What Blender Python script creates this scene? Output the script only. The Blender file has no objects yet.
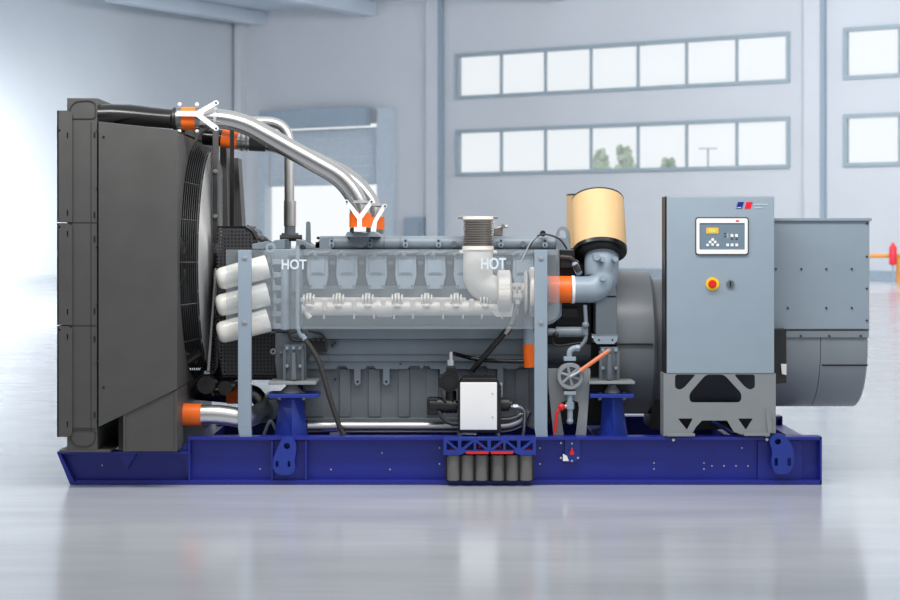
import bpy, bmesh, math, random
from mathutils import Vector, Matrix
from mathutils.geometry import tessellate_polygon
random.seed(7)
PI = math.pi
C = bpy.context.scene.collection
S = 0.007; D = 12.5; EYE = 1.7; CX = 450; HY = 242
F = D / S

def k(y): return S * (D + y) / D
def W(u, v, y):                       # photo point at real depth y (metres behind the machine's front face)
    return Vector(((u - CX) * k(y), y, EYE + (HY - v) * k(y)))
def lin(c):
    c = c / 255.0
    return c / 12.92 if c <= 0.04045 else ((c + 0.055) / 1.055) ** 2.4
def col(r, g, b): return (lin(r), lin(g), lin(b), 1)

# ---------------------------------------------------------------- materials
def mat(name, rgb, rough=0.5, metal=0.0, var=0.06, scale=6.0, bump=0.0, bscale=60, coat=0.0, spec=0.5, stretch=None):
    m = bpy.data.materials.new(name); m.use_nodes = True
    n = m.node_tree.nodes; l = m.node_tree.links
    b = n['Principled BSDF']
    b.inputs['Metallic'].default_value = metal
    b.inputs['Specular IOR Level'].default_value = spec
    b.inputs['Coat Weight'].default_value = coat
    tc = n.new('ShaderNodeTexCoord'); mp = n.new('ShaderNodeMapping')
    if stretch: mp.inputs['Scale'].default_value = stretch
    l.new(tc.outputs['Object'], mp.inputs['Vector'])
    nz = n.new('ShaderNodeTexNoise'); nz.inputs['Scale'].default_value = scale; nz.inputs['Detail'].default_value = 5
    l.new(mp.outputs['Vector'], nz.inputs['Vector'])
    cr = n.new('ShaderNodeValToRGB')
    c = col(*rgb)
    cr.color_ramp.elements[0].position = 0.3; cr.color_ramp.elements[1].position = 0.7
    cr.color_ramp.elements[0].color = tuple(x * (1 - var) for x in c[:3]) + (1,)
    cr.color_ramp.elements[1].color = tuple(min(1, x * (1 + var)) for x in c[:3]) + (1,)
    l.new(nz.outputs['Fac'], cr.inputs['Fac']); l.new(cr.outputs['Color'], b.inputs['Base Color'])
    mr = n.new('ShaderNodeMapRange'); mr.inputs['To Min'].default_value = max(0.02, rough - 0.05); mr.inputs['To Max'].default_value = rough + 0.05
    l.new(nz.outputs['Fac'], mr.inputs['Value']); l.new(mr.outputs['Result'], b.inputs['Roughness'])
    if bump:
        n2 = n.new('ShaderNodeTexNoise'); n2.inputs['Scale'].default_value = bscale; n2.inputs['Detail'].default_value = 4
        l.new(mp.outputs['Vector'], n2.inputs['Vector'])
        bp = n.new('ShaderNodeBump'); bp.inputs['Strength'].default_value = bump; bp.inputs['Distance'].default_value = 0.01
        l.new(n2.outputs['Fac'], bp.inputs['Height']); l.new(bp.outputs['Normal'], b.inputs['Normal'])
    return m

M = {}
M['blue'] = mat('blue_paint', (21, 34, 136), 0.42, coat=0.15)
M['blue2'] = mat('blue_paint_lug', (24, 50, 142), 0.4, coat=0.2)
M['charcoal'] = mat('charcoal_sheet', (73, 72, 71), 0.5, bump=0.05, bscale=300)
M['dark'] = mat('dark_metal', (42, 42, 43), 0.45)
M['black'] = mat('black_plastic', (22, 22, 23), 0.4)
M['rubber'] = mat('black_rubber', (14, 14, 15), 0.22)
M['engine'] = mat('engine_grey_paint', (121, 132, 141), 0.4, bump=0.12, bscale=90)
M['engine_lt'] = mat('engine_light_grey_paint', (142, 156, 168), 0.38, bump=0.08, bscale=90)
M['engine_dk'] = mat('engine_dark_grey_paint', (97, 105, 112), 0.42, bump=0.12, bscale=80)
M['pan'] = mat('oil_pan_paint', (110, 117, 123), 0.42, bump=0.1, bscale=80)
M['steel'] = mat('polished_steel', (196, 195, 194), 0.24, 1.0, var=0.03)
M['steel_s'] = mat('satin_steel', (205, 204, 202), 0.34, 1.0, var=0.03)
M['steel_b'] = mat('brushed_steel', (150, 150, 150), 0.32, 1.0, var=0.05)
M['zinc'] = mat('zinc_bolt', (178, 182, 186), 0.35, 0.4)
M['cast'] = mat('cast_silver', (222, 216, 209), 0.42, 0.15, bump=0.2, bscale=120)
M['bellows'] = mat('bellows_steel', (150, 145, 140), 0.3, 0.6)
M['orange'] = mat('orange_silicone', (244, 108, 20), 0.42)
M['lever'] = mat('orange_lever', (224, 128, 88), 0.45)
M['white'] = mat('white_plastic', (236, 236, 234), 0.4, var=0.02)
M['bracket'] = mat('white_bracket', (245, 245, 245), 0.4, var=0.01)
M['filterw'] = mat('filter_white', (240, 237, 230), 0.28, var=0.02, coat=0.2)
M['tan'] = mat('tan_paper', (212, 176, 126), 0.55, var=0.04, stretch=(1, 1, 0.1), scale=14)
M['cab'] = mat('cabinet_grey', (146, 160, 172), 0.42, var=0.02)
M['stand'] = mat('stand_grey', (134, 139, 141), 0.45, var=0.03)
M['alt'] = mat('alternator_grey', (132, 140, 147), 0.36, var=0.03)
M['alt_dk'] = mat('alternator_ring_grey', (104, 109, 114), 0.38, var=0.03)
M['post'] = mat('post_blue_grey', (140, 155, 168), 0.4, var=0.02)
M['red'] = mat('red_paint', (214, 36, 34), 0.4)
M['yellow'] = mat('yellow_plastic', (246, 208, 24), 0.4)
M['battery'] = mat('battery_grey', (104, 103, 100), 0.5)
M['hose'] = mat('braided_hose', (50, 48, 45), 0.45, bump=0.4, bscale=400)
M['grill'] = mat('guard_wire', (156, 156, 156), 0.4, 0.3)
M['wall'] = mat('hall_wall', (205, 209, 214), 0.8, var=0.03, scale=0.25)
M['wall_l'] = mat('hall_side_wall', (192, 199, 206), 0.8, var=0.05, scale=0.15)
M['ceil'] = mat('hall_ceiling', (200, 210, 220), 0.8, scale=0.3)
M['frame'] = mat('window_frame', (156, 171, 180), 0.5)
M['trim'] = mat('wall_trim', (150, 166, 180), 0.6)
M['header'] = mat('door_header', (158, 174, 188), 0.6)
M['shutter'] = mat('shutter_panel', (196, 207, 217), 0.6)
M['ground'] = mat('outside_ground', (225, 226, 228), 0.9, scale=0.1)
M['bank'] = mat('engine_gap_shade', (66, 72, 78), 0.45, bump=0.2, bscale=80)  # darker engine grey: shade between the heads put into the colour
M['rail_o'] = mat('railing_orange', (232, 158, 60), 0.5)
M['rail_r'] = mat('valve_red', (222, 40, 60), 0.5)
M['leaf'] = mat('washed_leaf', (206, 220, 192), 0.8, var=0.2, scale=3)  # paleness is daylight wash-out put into the leaf colour
M['bark'] = mat('bark', (140, 130, 120), 0.9)
M['logo_b'] = mat('emblem_blue', (24, 36, 130), 0.4, var=0.0)
M['logo_r'] = mat('emblem_red', (226, 20, 44), 0.4, var=0.0)
M['lcd'] = mat('lcd_green', (206, 214, 110), 0.3, var=0.0)
M['lcdf'] = mat('lcd_frame', (230, 184, 74), 0.4, var=0.0)
M['hmi'] = mat('display_grey', (112, 130, 144), 0.4, var=0.0)
M['pale'] = mat('pale_print', (205, 214, 222), 0.5, var=0.0)

def floor_mat():
    m = bpy.data.materials.new('polished_floor'); m.use_nodes = True
    n = m.node_tree.nodes; l = m.node_tree.links; b = n['Principled BSDF']
    tc = n.new('ShaderNodeTexCoord'); mp = n.new('ShaderNodeMapping'); mp.inputs['Scale'].default_value = (0.35, 1.6, 1)
    mp.inputs['Rotation'].default_value = (0, 0, 0.12)
    l.new(tc.outputs['Object'], mp.inputs['Vector'])
    n1 = n.new('ShaderNodeTexNoise'); n1.inputs['Scale'].default_value = 1.1; n1.inputs['Detail'].default_value = 8; n1.inputs['Roughness'].default_value = 0.6
    l.new(mp.outputs['Vector'], n1.inputs['Vector'])
    cr = n.new('ShaderNodeValToRGB')
    cr.color_ramp.elements[0].position = 0.3; cr.color_ramp.elements[0].color = col(177, 181, 187)
    cr.color_ramp.elements[1].position = 0.7; cr.color_ramp.elements[1].color = col(193, 196, 202)
    l.new(n1.outputs['Fac'], cr.inputs['Fac']); l.new(cr.outputs['Color'], b.inputs['Base Color'])
    mr = n.new('ShaderNodeMapRange'); mr.inputs['From Min'].default_value = 0.3; mr.inputs['From Max'].default_value = 0.7
    mr.inputs['To Min'].default_value = 0.12; mr.inputs['To Max'].default_value = 0.2
    l.new(n1.outputs['Fac'], mr.inputs['Value']); l.new(mr.outputs['Result'], b.inputs['Roughness'])
    b.inputs['Specular IOR Level'].default_value = 1.0
    mp2 = n.new('ShaderNodeMapping'); mp2.inputs['Scale'].default_value = (1.5, 9, 1)
    l.new(tc.outputs['Object'], mp2.inputs['Vector'])
    n2 = n.new('ShaderNodeTexNoise'); n2.inputs['Scale'].default_value = 2; n2.inputs['Detail'].default_value = 5
    l.new(mp2.outputs['Vector'], n2.inputs['Vector'])
    bp = n.new('ShaderNodeBump'); bp.inputs['Strength'].default_value = 0.025; bp.inputs['Distance'].default_value = 0.01
    l.new(n2.outputs['Fac'], bp.inputs['Height']); l.new(bp.outputs['Normal'], b.inputs['Normal'])
    return m
M['floor'] = floor_mat()

def glass_mat(name, rgb, fac, rough=0.1):
    m = bpy.data.materials.new(name); m.use_nodes = True
    n = m.node_tree.nodes; l = m.node_tree.links
    b = n['Principled BSDF']; out = n['Material Output']
    b.inputs['Base Color'].default_value = col(*rgb); b.inputs['Roughness'].default_value = rough
    tr = n.new('ShaderNodeBsdfTransparent'); mx = n.new('ShaderNodeMixShader'); mx.inputs['Fac'].default_value = fac
    nz = n.new('ShaderNodeTexNoise'); nz.inputs['Scale'].default_value = 2
    mr = n.new('ShaderNodeMapRange'); mr.inputs['To Min'].default_value = fac - 0.02; mr.inputs['To Max'].default_value = fac + 0.02
    l.new(nz.outputs['Fac'], mr.inputs['Value']); l.new(mr.outputs['Result'], mx.inputs['Fac'])
    l.new(tr.outputs['BSDF'], mx.inputs[1]); l.new(b.outputs['BSDF'], mx.inputs[2]); l.new(mx.outputs['Shader'], out.inputs['Surface'])
    return m
M['acrylic'] = glass_mat('clear_guard_acrylic', (178, 188, 195), 0.19)
M['pane'] = glass_mat('window_glass', (240, 246, 250), 0.13)  # white share adds haze over the view outside

def perf_mat():
    m = bpy.data.materials.new('perforated_black_sheet'); m.use_nodes = True
    n = m.node_tree.nodes; l = m.node_tree.links; b = n['Principled BSDF']; out = n['Material Output']
    b.inputs['Base Color'].default_value = col(62, 62, 64); b.inputs['Roughness'].default_value = 0.35
    tc = n.new('ShaderNodeTexCoord'); sp = n.new('ShaderNodeSeparateXYZ'); l.new(tc.outputs['Object'], sp.inputs[0])
    def s(o, sock):
        a = n.new('ShaderNodeMath'); a.operation = 'MULTIPLY'; a.inputs[1].default_value = 2 * PI / 0.026; l.new(sp.outputs[sock], a.inputs[0])
        c = n.new('ShaderNodeMath'); c.operation = 'SINE'; l.new(a.outputs[0], c.inputs[0]); return c
    sx = s(0, 'X'); sz = s(0, 'Z'); sy = s(0, 'Y')
    mx = n.new('ShaderNodeMath'); mx.operation = 'MAXIMUM'
    # holes where both sines are high on faces seen from the front
    mul = n.new('ShaderNodeMath'); mul.operation = 'MINIMUM'; l.new(sx.outputs[0], mul.inputs[0]); l.new(sz.outputs[0], mul.inputs[1])
    gt = n.new('ShaderNodeMath'); gt.operation = 'GREATER_THAN'; gt.inputs[1].default_value = 0.15; l.new(mul.outputs[0], gt.inputs[0])
    tr = n.new('ShaderNodeBsdfTransparent'); ms = n.new('ShaderNodeMixShader')
    l.new(gt.outputs[0], ms.inputs['Fac']); l.new(b.outputs['BSDF'], ms.inputs[1]); l.new(tr.outputs['BSDF'], ms.inputs[2])
    l.new(ms.outputs['Shader'], out.inputs['Surface'])
    return m
M['perf'] = perf_mat()

# ---------------------------------------------------------------- objects
def thing(name, label, cat, loc=(0, 0, 0), group=None):
    o = bpy.data.objects.new(name, None); C.objects.link(o); o.location = loc; o.empty_display_size = 0.1
    o['label'] = label; o['category'] = cat
    if group: o['group'] = group
    return o
def tag(o, label, cat, group=None):
    o['label'] = label; o['category'] = cat
    if group: o['group'] = group
    return o
def origin(p):
    o = Vector((0, 0, 0))
    while p is not None:
        o += Vector(p.location); p = p.parent
    return o
class MB:
    def __init__(s): s.bm = bmesh.new()
    def _hull(s, verts, faces, b=0.0, smooth=False):
        vs = [s.bm.verts.new(v) for v in verts]; fs = []
        for f in faces:
            try: fs.append(s.bm.faces.new([vs[i] for i in f]))
            except ValueError: pass
        for f in fs: f.smooth = smooth
        if b > 0:
            es = list({e for f in fs for e in f.edges})
            bmesh.ops.bevel(s.bm, geom=es, offset=b, segments=2, affect='EDGES', profile=0.5, clamp_overlap=True)
        return s
    def wbox(s, x0, x1, y0, y1, z0, z1, b=0.0):
        v = [Vector((x, y, z)) for x in (x0, x1) for y in (y0, y1) for z in (z0, z1)]
        return s._hull(v, [(0, 1, 3, 2), (4, 6, 7, 5), (0, 4, 5, 1), (2, 3, 7, 6), (0, 2, 6, 4), (1, 5, 7, 3)], b)
    def box(s, u0, u1, v0, v1, y0, y1, b=0.0):
        a = W(u0, v1, y0); c = W(u1, v0, y0)
        return s.wbox(a.x, c.x, y0, y1, a.z, c.z, b)
    def prism(s, pts, y0, y1, b=0.0):               # outline in photo pixels at depth y0, extruded straight back
        p = [W(u, v, y0) for u, v in pts]; n = len(p)
        v = p + [Vector((q.x, y1, q.z)) for q in p]
        f = [tuple(range(n)), tuple(range(2 * n - 1, n - 1, -1))] + [((i + 1) % n, i, n + i, n + (i + 1) % n) for i in range(n)]
        return s._hull(v, f, b)
    def plate(s, loops, y0, y1):                    # outline with holes
        L = [[W(u, v, y0) for u, v in lp] for lp in loops]
        return s.tess(L, Vector((0, y1 - y0, 0)), lambda q: Vector((q.x, q.z, 0)))
    def tess(s, L, off, to2):
        tri = tessellate_polygon([[to2(q) for q in lp] for lp in L])
        flat = [q for lp in L for q in lp]
        a = [s.bm.verts.new(q) for q in flat]; b = [s.bm.verts.new(q + off) for q in flat]
        for t in tri:
            try: s.bm.faces.new([a[i] for i in t]); s.bm.faces.new([b[i] for i in reversed(t)])
            except ValueError: pass
        i0 = 0
        for lp in L:
            n = len(lp)
            for i in range(n):
                j = (i + 1) % n
                s.bm.faces.new([a[i0 + i], a[i0 + j], b[i0 + j], b[i0 + i]])
            i0 += n
        return s
    def lathe(s, p, axis, prof, seg=28, cap=True, arc=None):   # prof: (distance along axis, radius)
        ax = Vector(axis).normalized(); t = Vector((0, 0, 1)) if abs(ax.z) < 0.9 else Vector((1, 0, 0))
        e1 = ax.cross(t).normalized(); e2 = ax.cross(e1)
        rings = []
        for d, r in prof:
            rings.append([s.bm.verts.new(Vector(p) + ax * d + (e1 * math.cos(2 * PI * i / seg) + e2 * math.sin(2 * PI * i / seg)) * max(r, 1e-4)) for i in range(seg)])
        for j in range(len(rings) - 1):
            for i in range(seg):
                f = s.bm.faces.new([rings[j][i], rings[j][(i + 1) % seg], rings[j + 1][(i + 1) % seg], rings[j + 1][i]]); f.smooth = True
        if cap:
            s.bm.faces.new(list(reversed(rings[0]))); s.bm.faces.new(rings[-1])
        return s
    def cyl(s, a, b, r, r2=None, seg=24):
        a = Vector(a); b = Vector(b); L = (b - a).length
        return s.lathe(a, b - a, [(0, r), (L, r if r2 is None else r2)], seg)
    def fcyl(s, u, v, y0, y1, rp, seg=20):          # cylinder facing the viewer's side of the machine, radius in pixels
        p = W(u, v, y0); q = Vector((p.x, y1, p.z)); return s.cyl(p, q, rp * k(y0), seg=seg)
    def bolt(s, u, v, y, rp=1.6, h=0.012): return s.fcyl(u, v, y - h, y, rp, 6)
    def tube(s, pts, r, seg=16, closed=False, rad=None, cap=True):
        pts = [Vector(p) for p in pts]; n = len(pts); rings = []; prev = None
        for i, p in enumerate(pts):
            a = pts[i - 1] if (i > 0 or closed) else p; b = pts[(i + 1) % n] if (i < n - 1 or closed) else p
            d = (b - a).normalized()
            if prev is None:
                t = Vector((0, 0, 1)) if abs(d.z) < 0.9 else Vector((1, 0, 0)); e1 = d.cross(t).normalized()
            else:
                e1 = (prev - d * prev.dot(d)).normalized()
            prev = e1; e2 = d.cross(e1); rr = rad[i] if rad else r
            rings.append([s.bm.verts.new(p + (e1 * math.cos(2 * PI * j / seg) + e2 * math.sin(2 * PI * j / seg)) * rr) for j in range(seg)])
        m = n if closed else n - 1
        for i in range(m):
            A = rings[i]; B = rings[(i + 1) % n]
            for j in range(seg):
                f = s.bm.faces.new([A[j], A[(j + 1) % seg], B[(j + 1) % seg], B[j]]); f.smooth = True
        if not closed and cap:
            s.bm.faces.new(list(reversed(rings[0]))); s.bm.faces.new(rings[-1])
        return s
    def ball(s, p, r, sc=(1, 1, 1)):
        g = bmesh.ops.create_icosphere(s.bm, subdivisions=3, radius=r, matrix=Matrix.Translation(Vector(p)) @ Matrix.Diagonal((*sc, 1)))
        for v in g['verts']:
            for f in v.link_faces: f.smooth = True
        return s
    def build(s, name, m, parent=None, kind=None, bevel=0):
        s.bm.verts.index_update(); bmesh.ops.recalc_face_normals(s.bm, faces=s.bm.faces)
        for e in s.bm.edges:
            if len(e.link_faces) == 2 and e.calc_face_angle(0) > math.radians(38): e.smooth = False
        o = origin(parent)
        bmesh.ops.translate(s.bm, verts=s.bm.verts, vec=-o)
        if parent is None:
            # put the origin at the base of the mesh
            xs = [v.co for v in s.bm.verts]
            c = Vector((sum(v.x for v in xs) / len(xs), sum(v.y for v in xs) / len(xs), min(v.z for v in xs)))
            bmesh.ops.translate(s.bm, verts=s.bm.verts, vec=-c)
        obs = []
        for bm in (s.pieces() if parent is not None else [s.bm]):
            me = bpy.data.meshes.new(name); bm.to_mesh(me); bm.free()
            me.materials.append(m if not isinstance(m, str) else M[m])
            ob = bpy.data.objects.new(name, me); C.objects.link(ob)
            if parent is not None: ob.parent = parent
            else: ob.location = c
            if kind: ob['kind'] = kind
            obs.append(ob)
        return obs[0]
    def pieces(s):                                  # pieces that stand well apart become parts of their own
        seen = {}; isl = []
        s.bm.verts.ensure_lookup_table()
        for v in s.bm.verts:
            if v.index in seen: continue
            st = [v]; seen[v.index] = len(isl); g = [v]
            while st:
                q = st.pop()
                for e in q.link_edges:
                    o = e.other_vert(q)
                    if o.index not in seen: seen[o.index] = len(isl); st.append(o); g.append(o)
            isl.append(g)
        if len(isl) < 2 or len(isl) > 150: return [s.bm]
        lo = [Vector([min(v.co[i] for v in g) for i in range(3)]) for g in isl]; hi = [Vector([max(v.co[i] for v in g) for i in range(3)]) for g in isl]
        sz = [max(b - a) for a, b in zip(lo, hi)]; lab = list(range(len(isl)))
        def find(i):
            while lab[i] != i: i = lab[i]
            return i
        for i in range(len(isl)):
            for j in range(i):
                gap = math.sqrt(sum(max(0, lo[i][a] - hi[j][a], lo[j][a] - hi[i][a]) ** 2 for a in range(3)))
                if gap <= max(0.02, 0.5 * max(sz[i], sz[j])) + 1e-5: lab[find(i)] = find(j)
        groups = {}
        for i in range(len(isl)): groups.setdefault(find(i), []).append(i)
        if len(groups) < 2: return [s.bm]
        out = []
        for g in groups.values():
            keep = {v.index for i in g for v in isl[i]}
            b = s.bm.copy(); b.verts.ensure_lookup_table()
            bmesh.ops.delete(b, geom=[v for v in b.verts if v.index not in keep], context='VERTS'); out.append(b)
        s.bm.free(); return out
def fil(pts, rad, n=7):                            # round the corners of a path
    pts = [Vector(p) for p in pts]; out = [pts[0]]
    for i in range(1, len(pts) - 1):
        a, b, c = pts[i - 1], pts[i], pts[i + 1]
        la, lc = (a - b).length, (c - b).length
        r = min(rad if not isinstance(rad, (list, tuple)) else rad[i - 1], la * 0.49, lc * 0.49)
        p = b + (a - b).normalized() * r; q = b + (c - b).normalized() * r
        for j in range(n + 1):
            t = j / n; out.append(p * (1 - t) ** 2 + b * 2 * t * (1 - t) + q * t * t)
    out.append(pts[-1]); return out
def PX(pts, y): return [W(p[0], p[1], p[2] if len(p) > 2 else y) for p in pts]
def rr(u0, u1, v0, v1, r, n=5):                    # rounded rectangle outline
    o = []
    for cx, cy, a0 in ((u1 - r, v0 + r, -90), (u1 - r, v1 - r, 0), (u0 + r, v1 - r, 90), (u0 + r, v0 + r, 180)):
        for i in range(n + 1):
            a = math.radians(a0 + 90 * i / n); o.append((cx + r * math.cos(a), cy + r * math.sin(a)))
    return o
def rpoly(pts, r, n=4):
    q = fil([Vector((*pts[-1], 0))] + [Vector((*p, 0)) for p in pts] + [Vector((*pts[0], 0))], r, n)[1:-1]
    return [(p.x, p.y) for p in q]
def circ(u, v, r, n=16): return [(u + r * math.cos(2 * PI * i / n), v + r * math.sin(2 * PI * i / n)) for i in range(n)]
def text(name, body, u0, v_base, size_px, y, m, parent, ext=0.001, width=None):
    cu = bpy.data.curves.new(name, 'FONT'); cu.body = body; cu.size = size_px * k(y); cu.extrude = ext; cu.offset = 0.025 * cu.size
    o = bpy.data.objects.new(name, cu); C.objects.link(o)
    bpy.context.view_layer.update()
    me = bpy.data.meshes.new_from_object(o.evaluated_get(bpy.context.evaluated_depsgraph_get()))
    bpy.data.objects.remove(o); bpy.data.curves.remove(cu)
    p = W(u0, v_base, y) - origin(parent)
    sx = 1.0
    if width:
        w = max(v.co.x for v in me.vertices) - min(v.co.x for v in me.vertices); sx = width * k(y) / w
    for v in me.vertices: v.co = Vector((v.co.x * sx + p.x, p.y - v.co.z, v.co.y + p.z))
    me.materials.clear(); me.materials.append(M[m])
    ob = bpy.data.objects.new(name, me); C.objects.link(ob); ob.parent = parent
    return ob

# ================================================================ THE HALL
A_ = 1 / (80 * 3206.0)
def wallY(u): return 1 / (A_ * (u + 2336))
WD = Vector((0.842, -0.540, 0)); WN = Vector((-0.540, -0.842, 0))     # along the back wall (to the right), out of it into the hall
def wallP(u, z, off=0.0):
    Y = wallY(u); return Vector(((u - CX) * Y / F, Y - D, z)) + WN * off
O0 = wallP(450, 0)
def tt(u): return (wallP(u, 0) - O0).dot(WD)
def wt(t, z, off=0.0): return O0 + WD * t + Vector((0, 0, z)) + WN * off
def wallbox(mb, t0, t1, z0, z1, o0, o1):
    v = [wt(t, z, o) for t in (t0, t1) for o in (o0, o1) for z in (z0, z1)]
    mb._hull(v, [(0, 1, 3, 2), (4, 6, 7, 5), (0, 4, 5, 1), (2, 3, 7, 6), (0, 2, 6, 4), (1, 5, 7, 3)])
    return mb
HT = 14.4
ZU = (9.13, 11.25); ZL = (5.2, 7.35)
win = [(458, 788, ZU, 7), (458, 788, ZL, 7), (846, 1010, ZU, 3), (846, 1010, ZL, 3)]
dt0, dt1 = tt(268), tt(380); DZ = 8.0
loops = [[(tt(236), 0), (dt0, 0), (dt0, DZ), (dt1, DZ), (dt1, 0), (tt(1150), 0), (tt(1150), HT), (tt(236), HT)]]
for u0, u1, (z0, z1), n in win: loops.append([(tt(u0), z0), (tt(u1), z0), (tt(u1), z1), (tt(u0), z1)])
MB().tess([[wt(t, z) for t, z in lp] for lp in loops], -WN * 0.35, lambda q: Vector(((q - O0).dot(WD), q.z, 0))).build('wall_back', 'wall', kind='structure')
for i, (u0, u1, (z0, z1), n) in enumerate(win):
    t0, t1 = tt(u0), tt(u1); f = MB(); w = 0.11
    wallbox(f, t0 - w, t1 + w, z0 - w, z0 + w * .6, -0.2, 0.12); wallbox(f, t0 - w, t1 + w, z1 - w * .6, z1 + w, -0.2, 0.12)
    wallbox(f, t0 - w, t0 + w * .6, z0 + w * .6, z1 - w * .6, -0.2, 0.12); wallbox(f, t1 - w * .6, t1 + w, z0 + w * .6, z1 - w * .6, -0.2, 0.12)
    for j in range(1, n):
        tm = t0 + (t1 - t0) * j / n; wallbox(f, tm - 0.05, tm + 0.05, z0 + w * .6, z1 - w * .6, -0.15, 0.02)
    fo = f.build('window_%d' % (i + 1), 'frame', kind='structure')
    p = MB(); wallbox(p, t0 + 0.06, t1 - 0.06, z0 + 0.06, z1 - 0.06, -0.12, -0.10)
    c = p.build('glass_pane', 'pane'); c.parent = fo; c.location = Vector(c.location) - Vector(fo.location)
# left wall, ceiling with rafters
LD = Vector((-0.66, -0.75, 0)); LN = Vector((0.75, -0.66, 0)); K0 = wallP(236, 0)
p0, p1 = K0, K0 + LD * 40
MB().tess([[p0, p1, p1 + Vector((0, 0, HT)), p0 + Vector((0, 0, HT))]], -LN * 0.35, lambda q: Vector(((q - K0).dot(LD), q.z, 0))).build('wall_left', 'wall_l', kind='structure')
q = [K0 + Vector((0, 0, HT)), wt(tt(1150), HT), wt(tt(1150), HT, 16), K0 + LD * 16 + Vector((0, 0, HT))]
q[3] = K0 + LD * 30 + Vector((0, 0, HT))
MB().tess([q], Vector((0, 0, 0.3)), lambda p: Vector((p.x, p.y, 0))).build('ceiling', 'ceil', kind='structure')
tn = 1
for u in (262, 372, 560, 760, 960):
    t = tt(u); b = MB(); wallbox(b, t - 0.35, t + 0.35, HT - 0.75, HT - 0.02, 0.02, 12); b.build('trim_%d' % tn, 'ceil', kind='structure'); tn += 1
for u0, u1 in ((429, 441), (806, 822)):             # pilasters, with an added blue-grey strip for their shaded side
    b = MB(); wallbox(b, tt(u0), tt(u1), 0, HT - 0.02, 0.01, 0.3); b.build('trim_%d' % tn, 'wall', kind='structure'); tn += 1
    b = MB(); wallbox(b, tt(u1), tt(u1) + 0.22, 0, HT - 0.02, 0.01, 0.32); b.build('trim_%d' % tn, 'trim', kind='structure'); tn += 1
b = MB(); wallbox(b, tt(232) + 0.5, tt(246), 0, HT - 0.02, 0.01, 0.4); b.build('trim_%d' % tn, 'wall', kind='structure'); tn += 1
for a0, a1 in ((tt(447), tt(1150)),):
    b = MB(); wallbox(b, a0, a1, 0, 0.42, 0.02, 0.5); b.build('baseboard_back', 'trim', kind='structure')
# door in the back wall: header, jambs, half raised shutter
dr = MB(); wallbox(dr, dt1, tt(396), 0, DZ + 0.75, 0.01, 0.3); wallbox(dr, tt(262), dt0, 0, DZ + 0.75, 0.01, 0.3)
dfr = dr.build('door_1', 'shutter', kind='structure')
h = MB(); wallbox(h, dt0 + 0.02, dt1 - 0.4, DZ - 0.15, DZ + 0.85, 0.31, 0.8); c = h.build('door_header', 'header'); c.parent = dfr; c.location -= dfr.location
h = MB()
for j in range(6): wallbox(h, dt0 + 0.02, dt1 - 0.02, 4.75 + j * 0.51, 4.75 + j * 0.51 + 0.5, -0.2, -0.12)
c = h.build('shutter', 'shutter'); c.parent = dfr; c.location -= dfr.location
# wall box beside the door
b = MB(); wallbox(b, tt(408), tt(427), 1.0, 3.0, 0.01, 0.35); wallbox(b, tt(411), tt(424), 1.0, 2.7, 0.35, 0.45)
tag(b.build('wall_cabinet', 'trim'), 'small pale blue cabinet on the far wall just right of the open door', 'cabinet')
# floor and outside ground
hallpts = [K0, wt(tt(1150), 0), Vector((40, -30, 0)), Vector((-60, -30, 0)), K0 + LD * 60]
MB().tess([hallpts], Vector((0, 0, -0.1)), lambda p: Vector((p.x, p.y, 0))).build('floor', 'floor', kind='structure')
g = MB(); g.wbox(-400, 400, 40, 700, -0.4, -0.15); gg = g.build('ground', 'ground', kind='structure')
# railing on the right with a red valve wheel
R0 = 75.0
def rp(u, z, Y=R0): return Vector(((u - CX) * Y / F, Y - D, z))
t = thing('railing', 'orange tubular railing along the far right wall', 'railing', rp(905, 0))
MB().cyl(rp(845, 1.12), rp(960, 1.12), 0.085).build('top_rail', 'rail_o', t)
for u in (852, 898, 944): MB().cyl(rp(u, 0), rp(u, 1.12), 0.08).build('post', 'rail_o', t)
b = MB(); b.lathe(rp(893, 0.72, R0 - 0.6), (0, 0, 1), [(0, 0.02), (0.05, 0.16), (0.75, 0.16), (0.86, 0.08), (0.95, 0.05)])
fe = b; e = fe.build('fire_extinguisher', 'rail_r'); tag(e, 'small red cylinder mounted at the orange railing on the far right', 'fire extinguisher')
# stem on which the red cylinder sits
s_ = MB(); s_.cyl(rp(893, 0, R0 - 0.6), rp(893, 0.73, R0 - 0.6), 0.04); c = s_.build('stand', 'trim'); c.parent = e; c.location -= e.location
# trees and a mast outside
def tree(u, vt, Y, w, label):
    sc = Y / F; base = Vector(((u - CX) * sc, Y - D, -0.15)); top = EYE + (HY - vt) * sc
    r = thing('tree', label, 'tree', base, 'trees beyond the hall windows')
    MB().cyl(base, base + Vector((0, 0, top * 0.6)), 0.22, 0.1, 8).build('trunk', 'bark', r)
    bm = MB()
    for i in range(420):
        z = random.random(); a = random.random() * 2 * PI; rad = w * math.sqrt(random.random()) * (1 - 0.75 * z ** 1.5)
        p = base + Vector((rad * math.cos(a), rad * math.sin(a), top * (0.4 + 0.6 * z)))
        n = Vector((random.gauss(0, 1), random.gauss(0, 1), random.gauss(0, 1))).normalized(); e1 = n.orthogonal().normalized(); e2 = n.cross(e1)
        s0 = 0.16 + 0.22 * random.random()
        vs = [bm.bm.verts.new(p + e1 * s0 * math.cos(q) + e2 * s0 * 0.7 * math.sin(q)) for q in (0, 1.2, 2.4, 3.7, 5)]
        bm.bm.faces.new(vs)
    bm.build('crown', 'leaf', r)
tree(601, 148, 130, 1.3, 'pale green tree outside, left of the pair behind the fourth lower window pane')
tree(624, 145, 152, 1.8, 'pale green tree outside, right of the pair behind the fourth lower window pane')
tree(668, 158, 150, 1.6, 'low pale tree top outside, seen behind the fifth lower window pane')
mb = MB(); Y = 120; sc = Y / F; bx = (708 - CX) * sc
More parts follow.
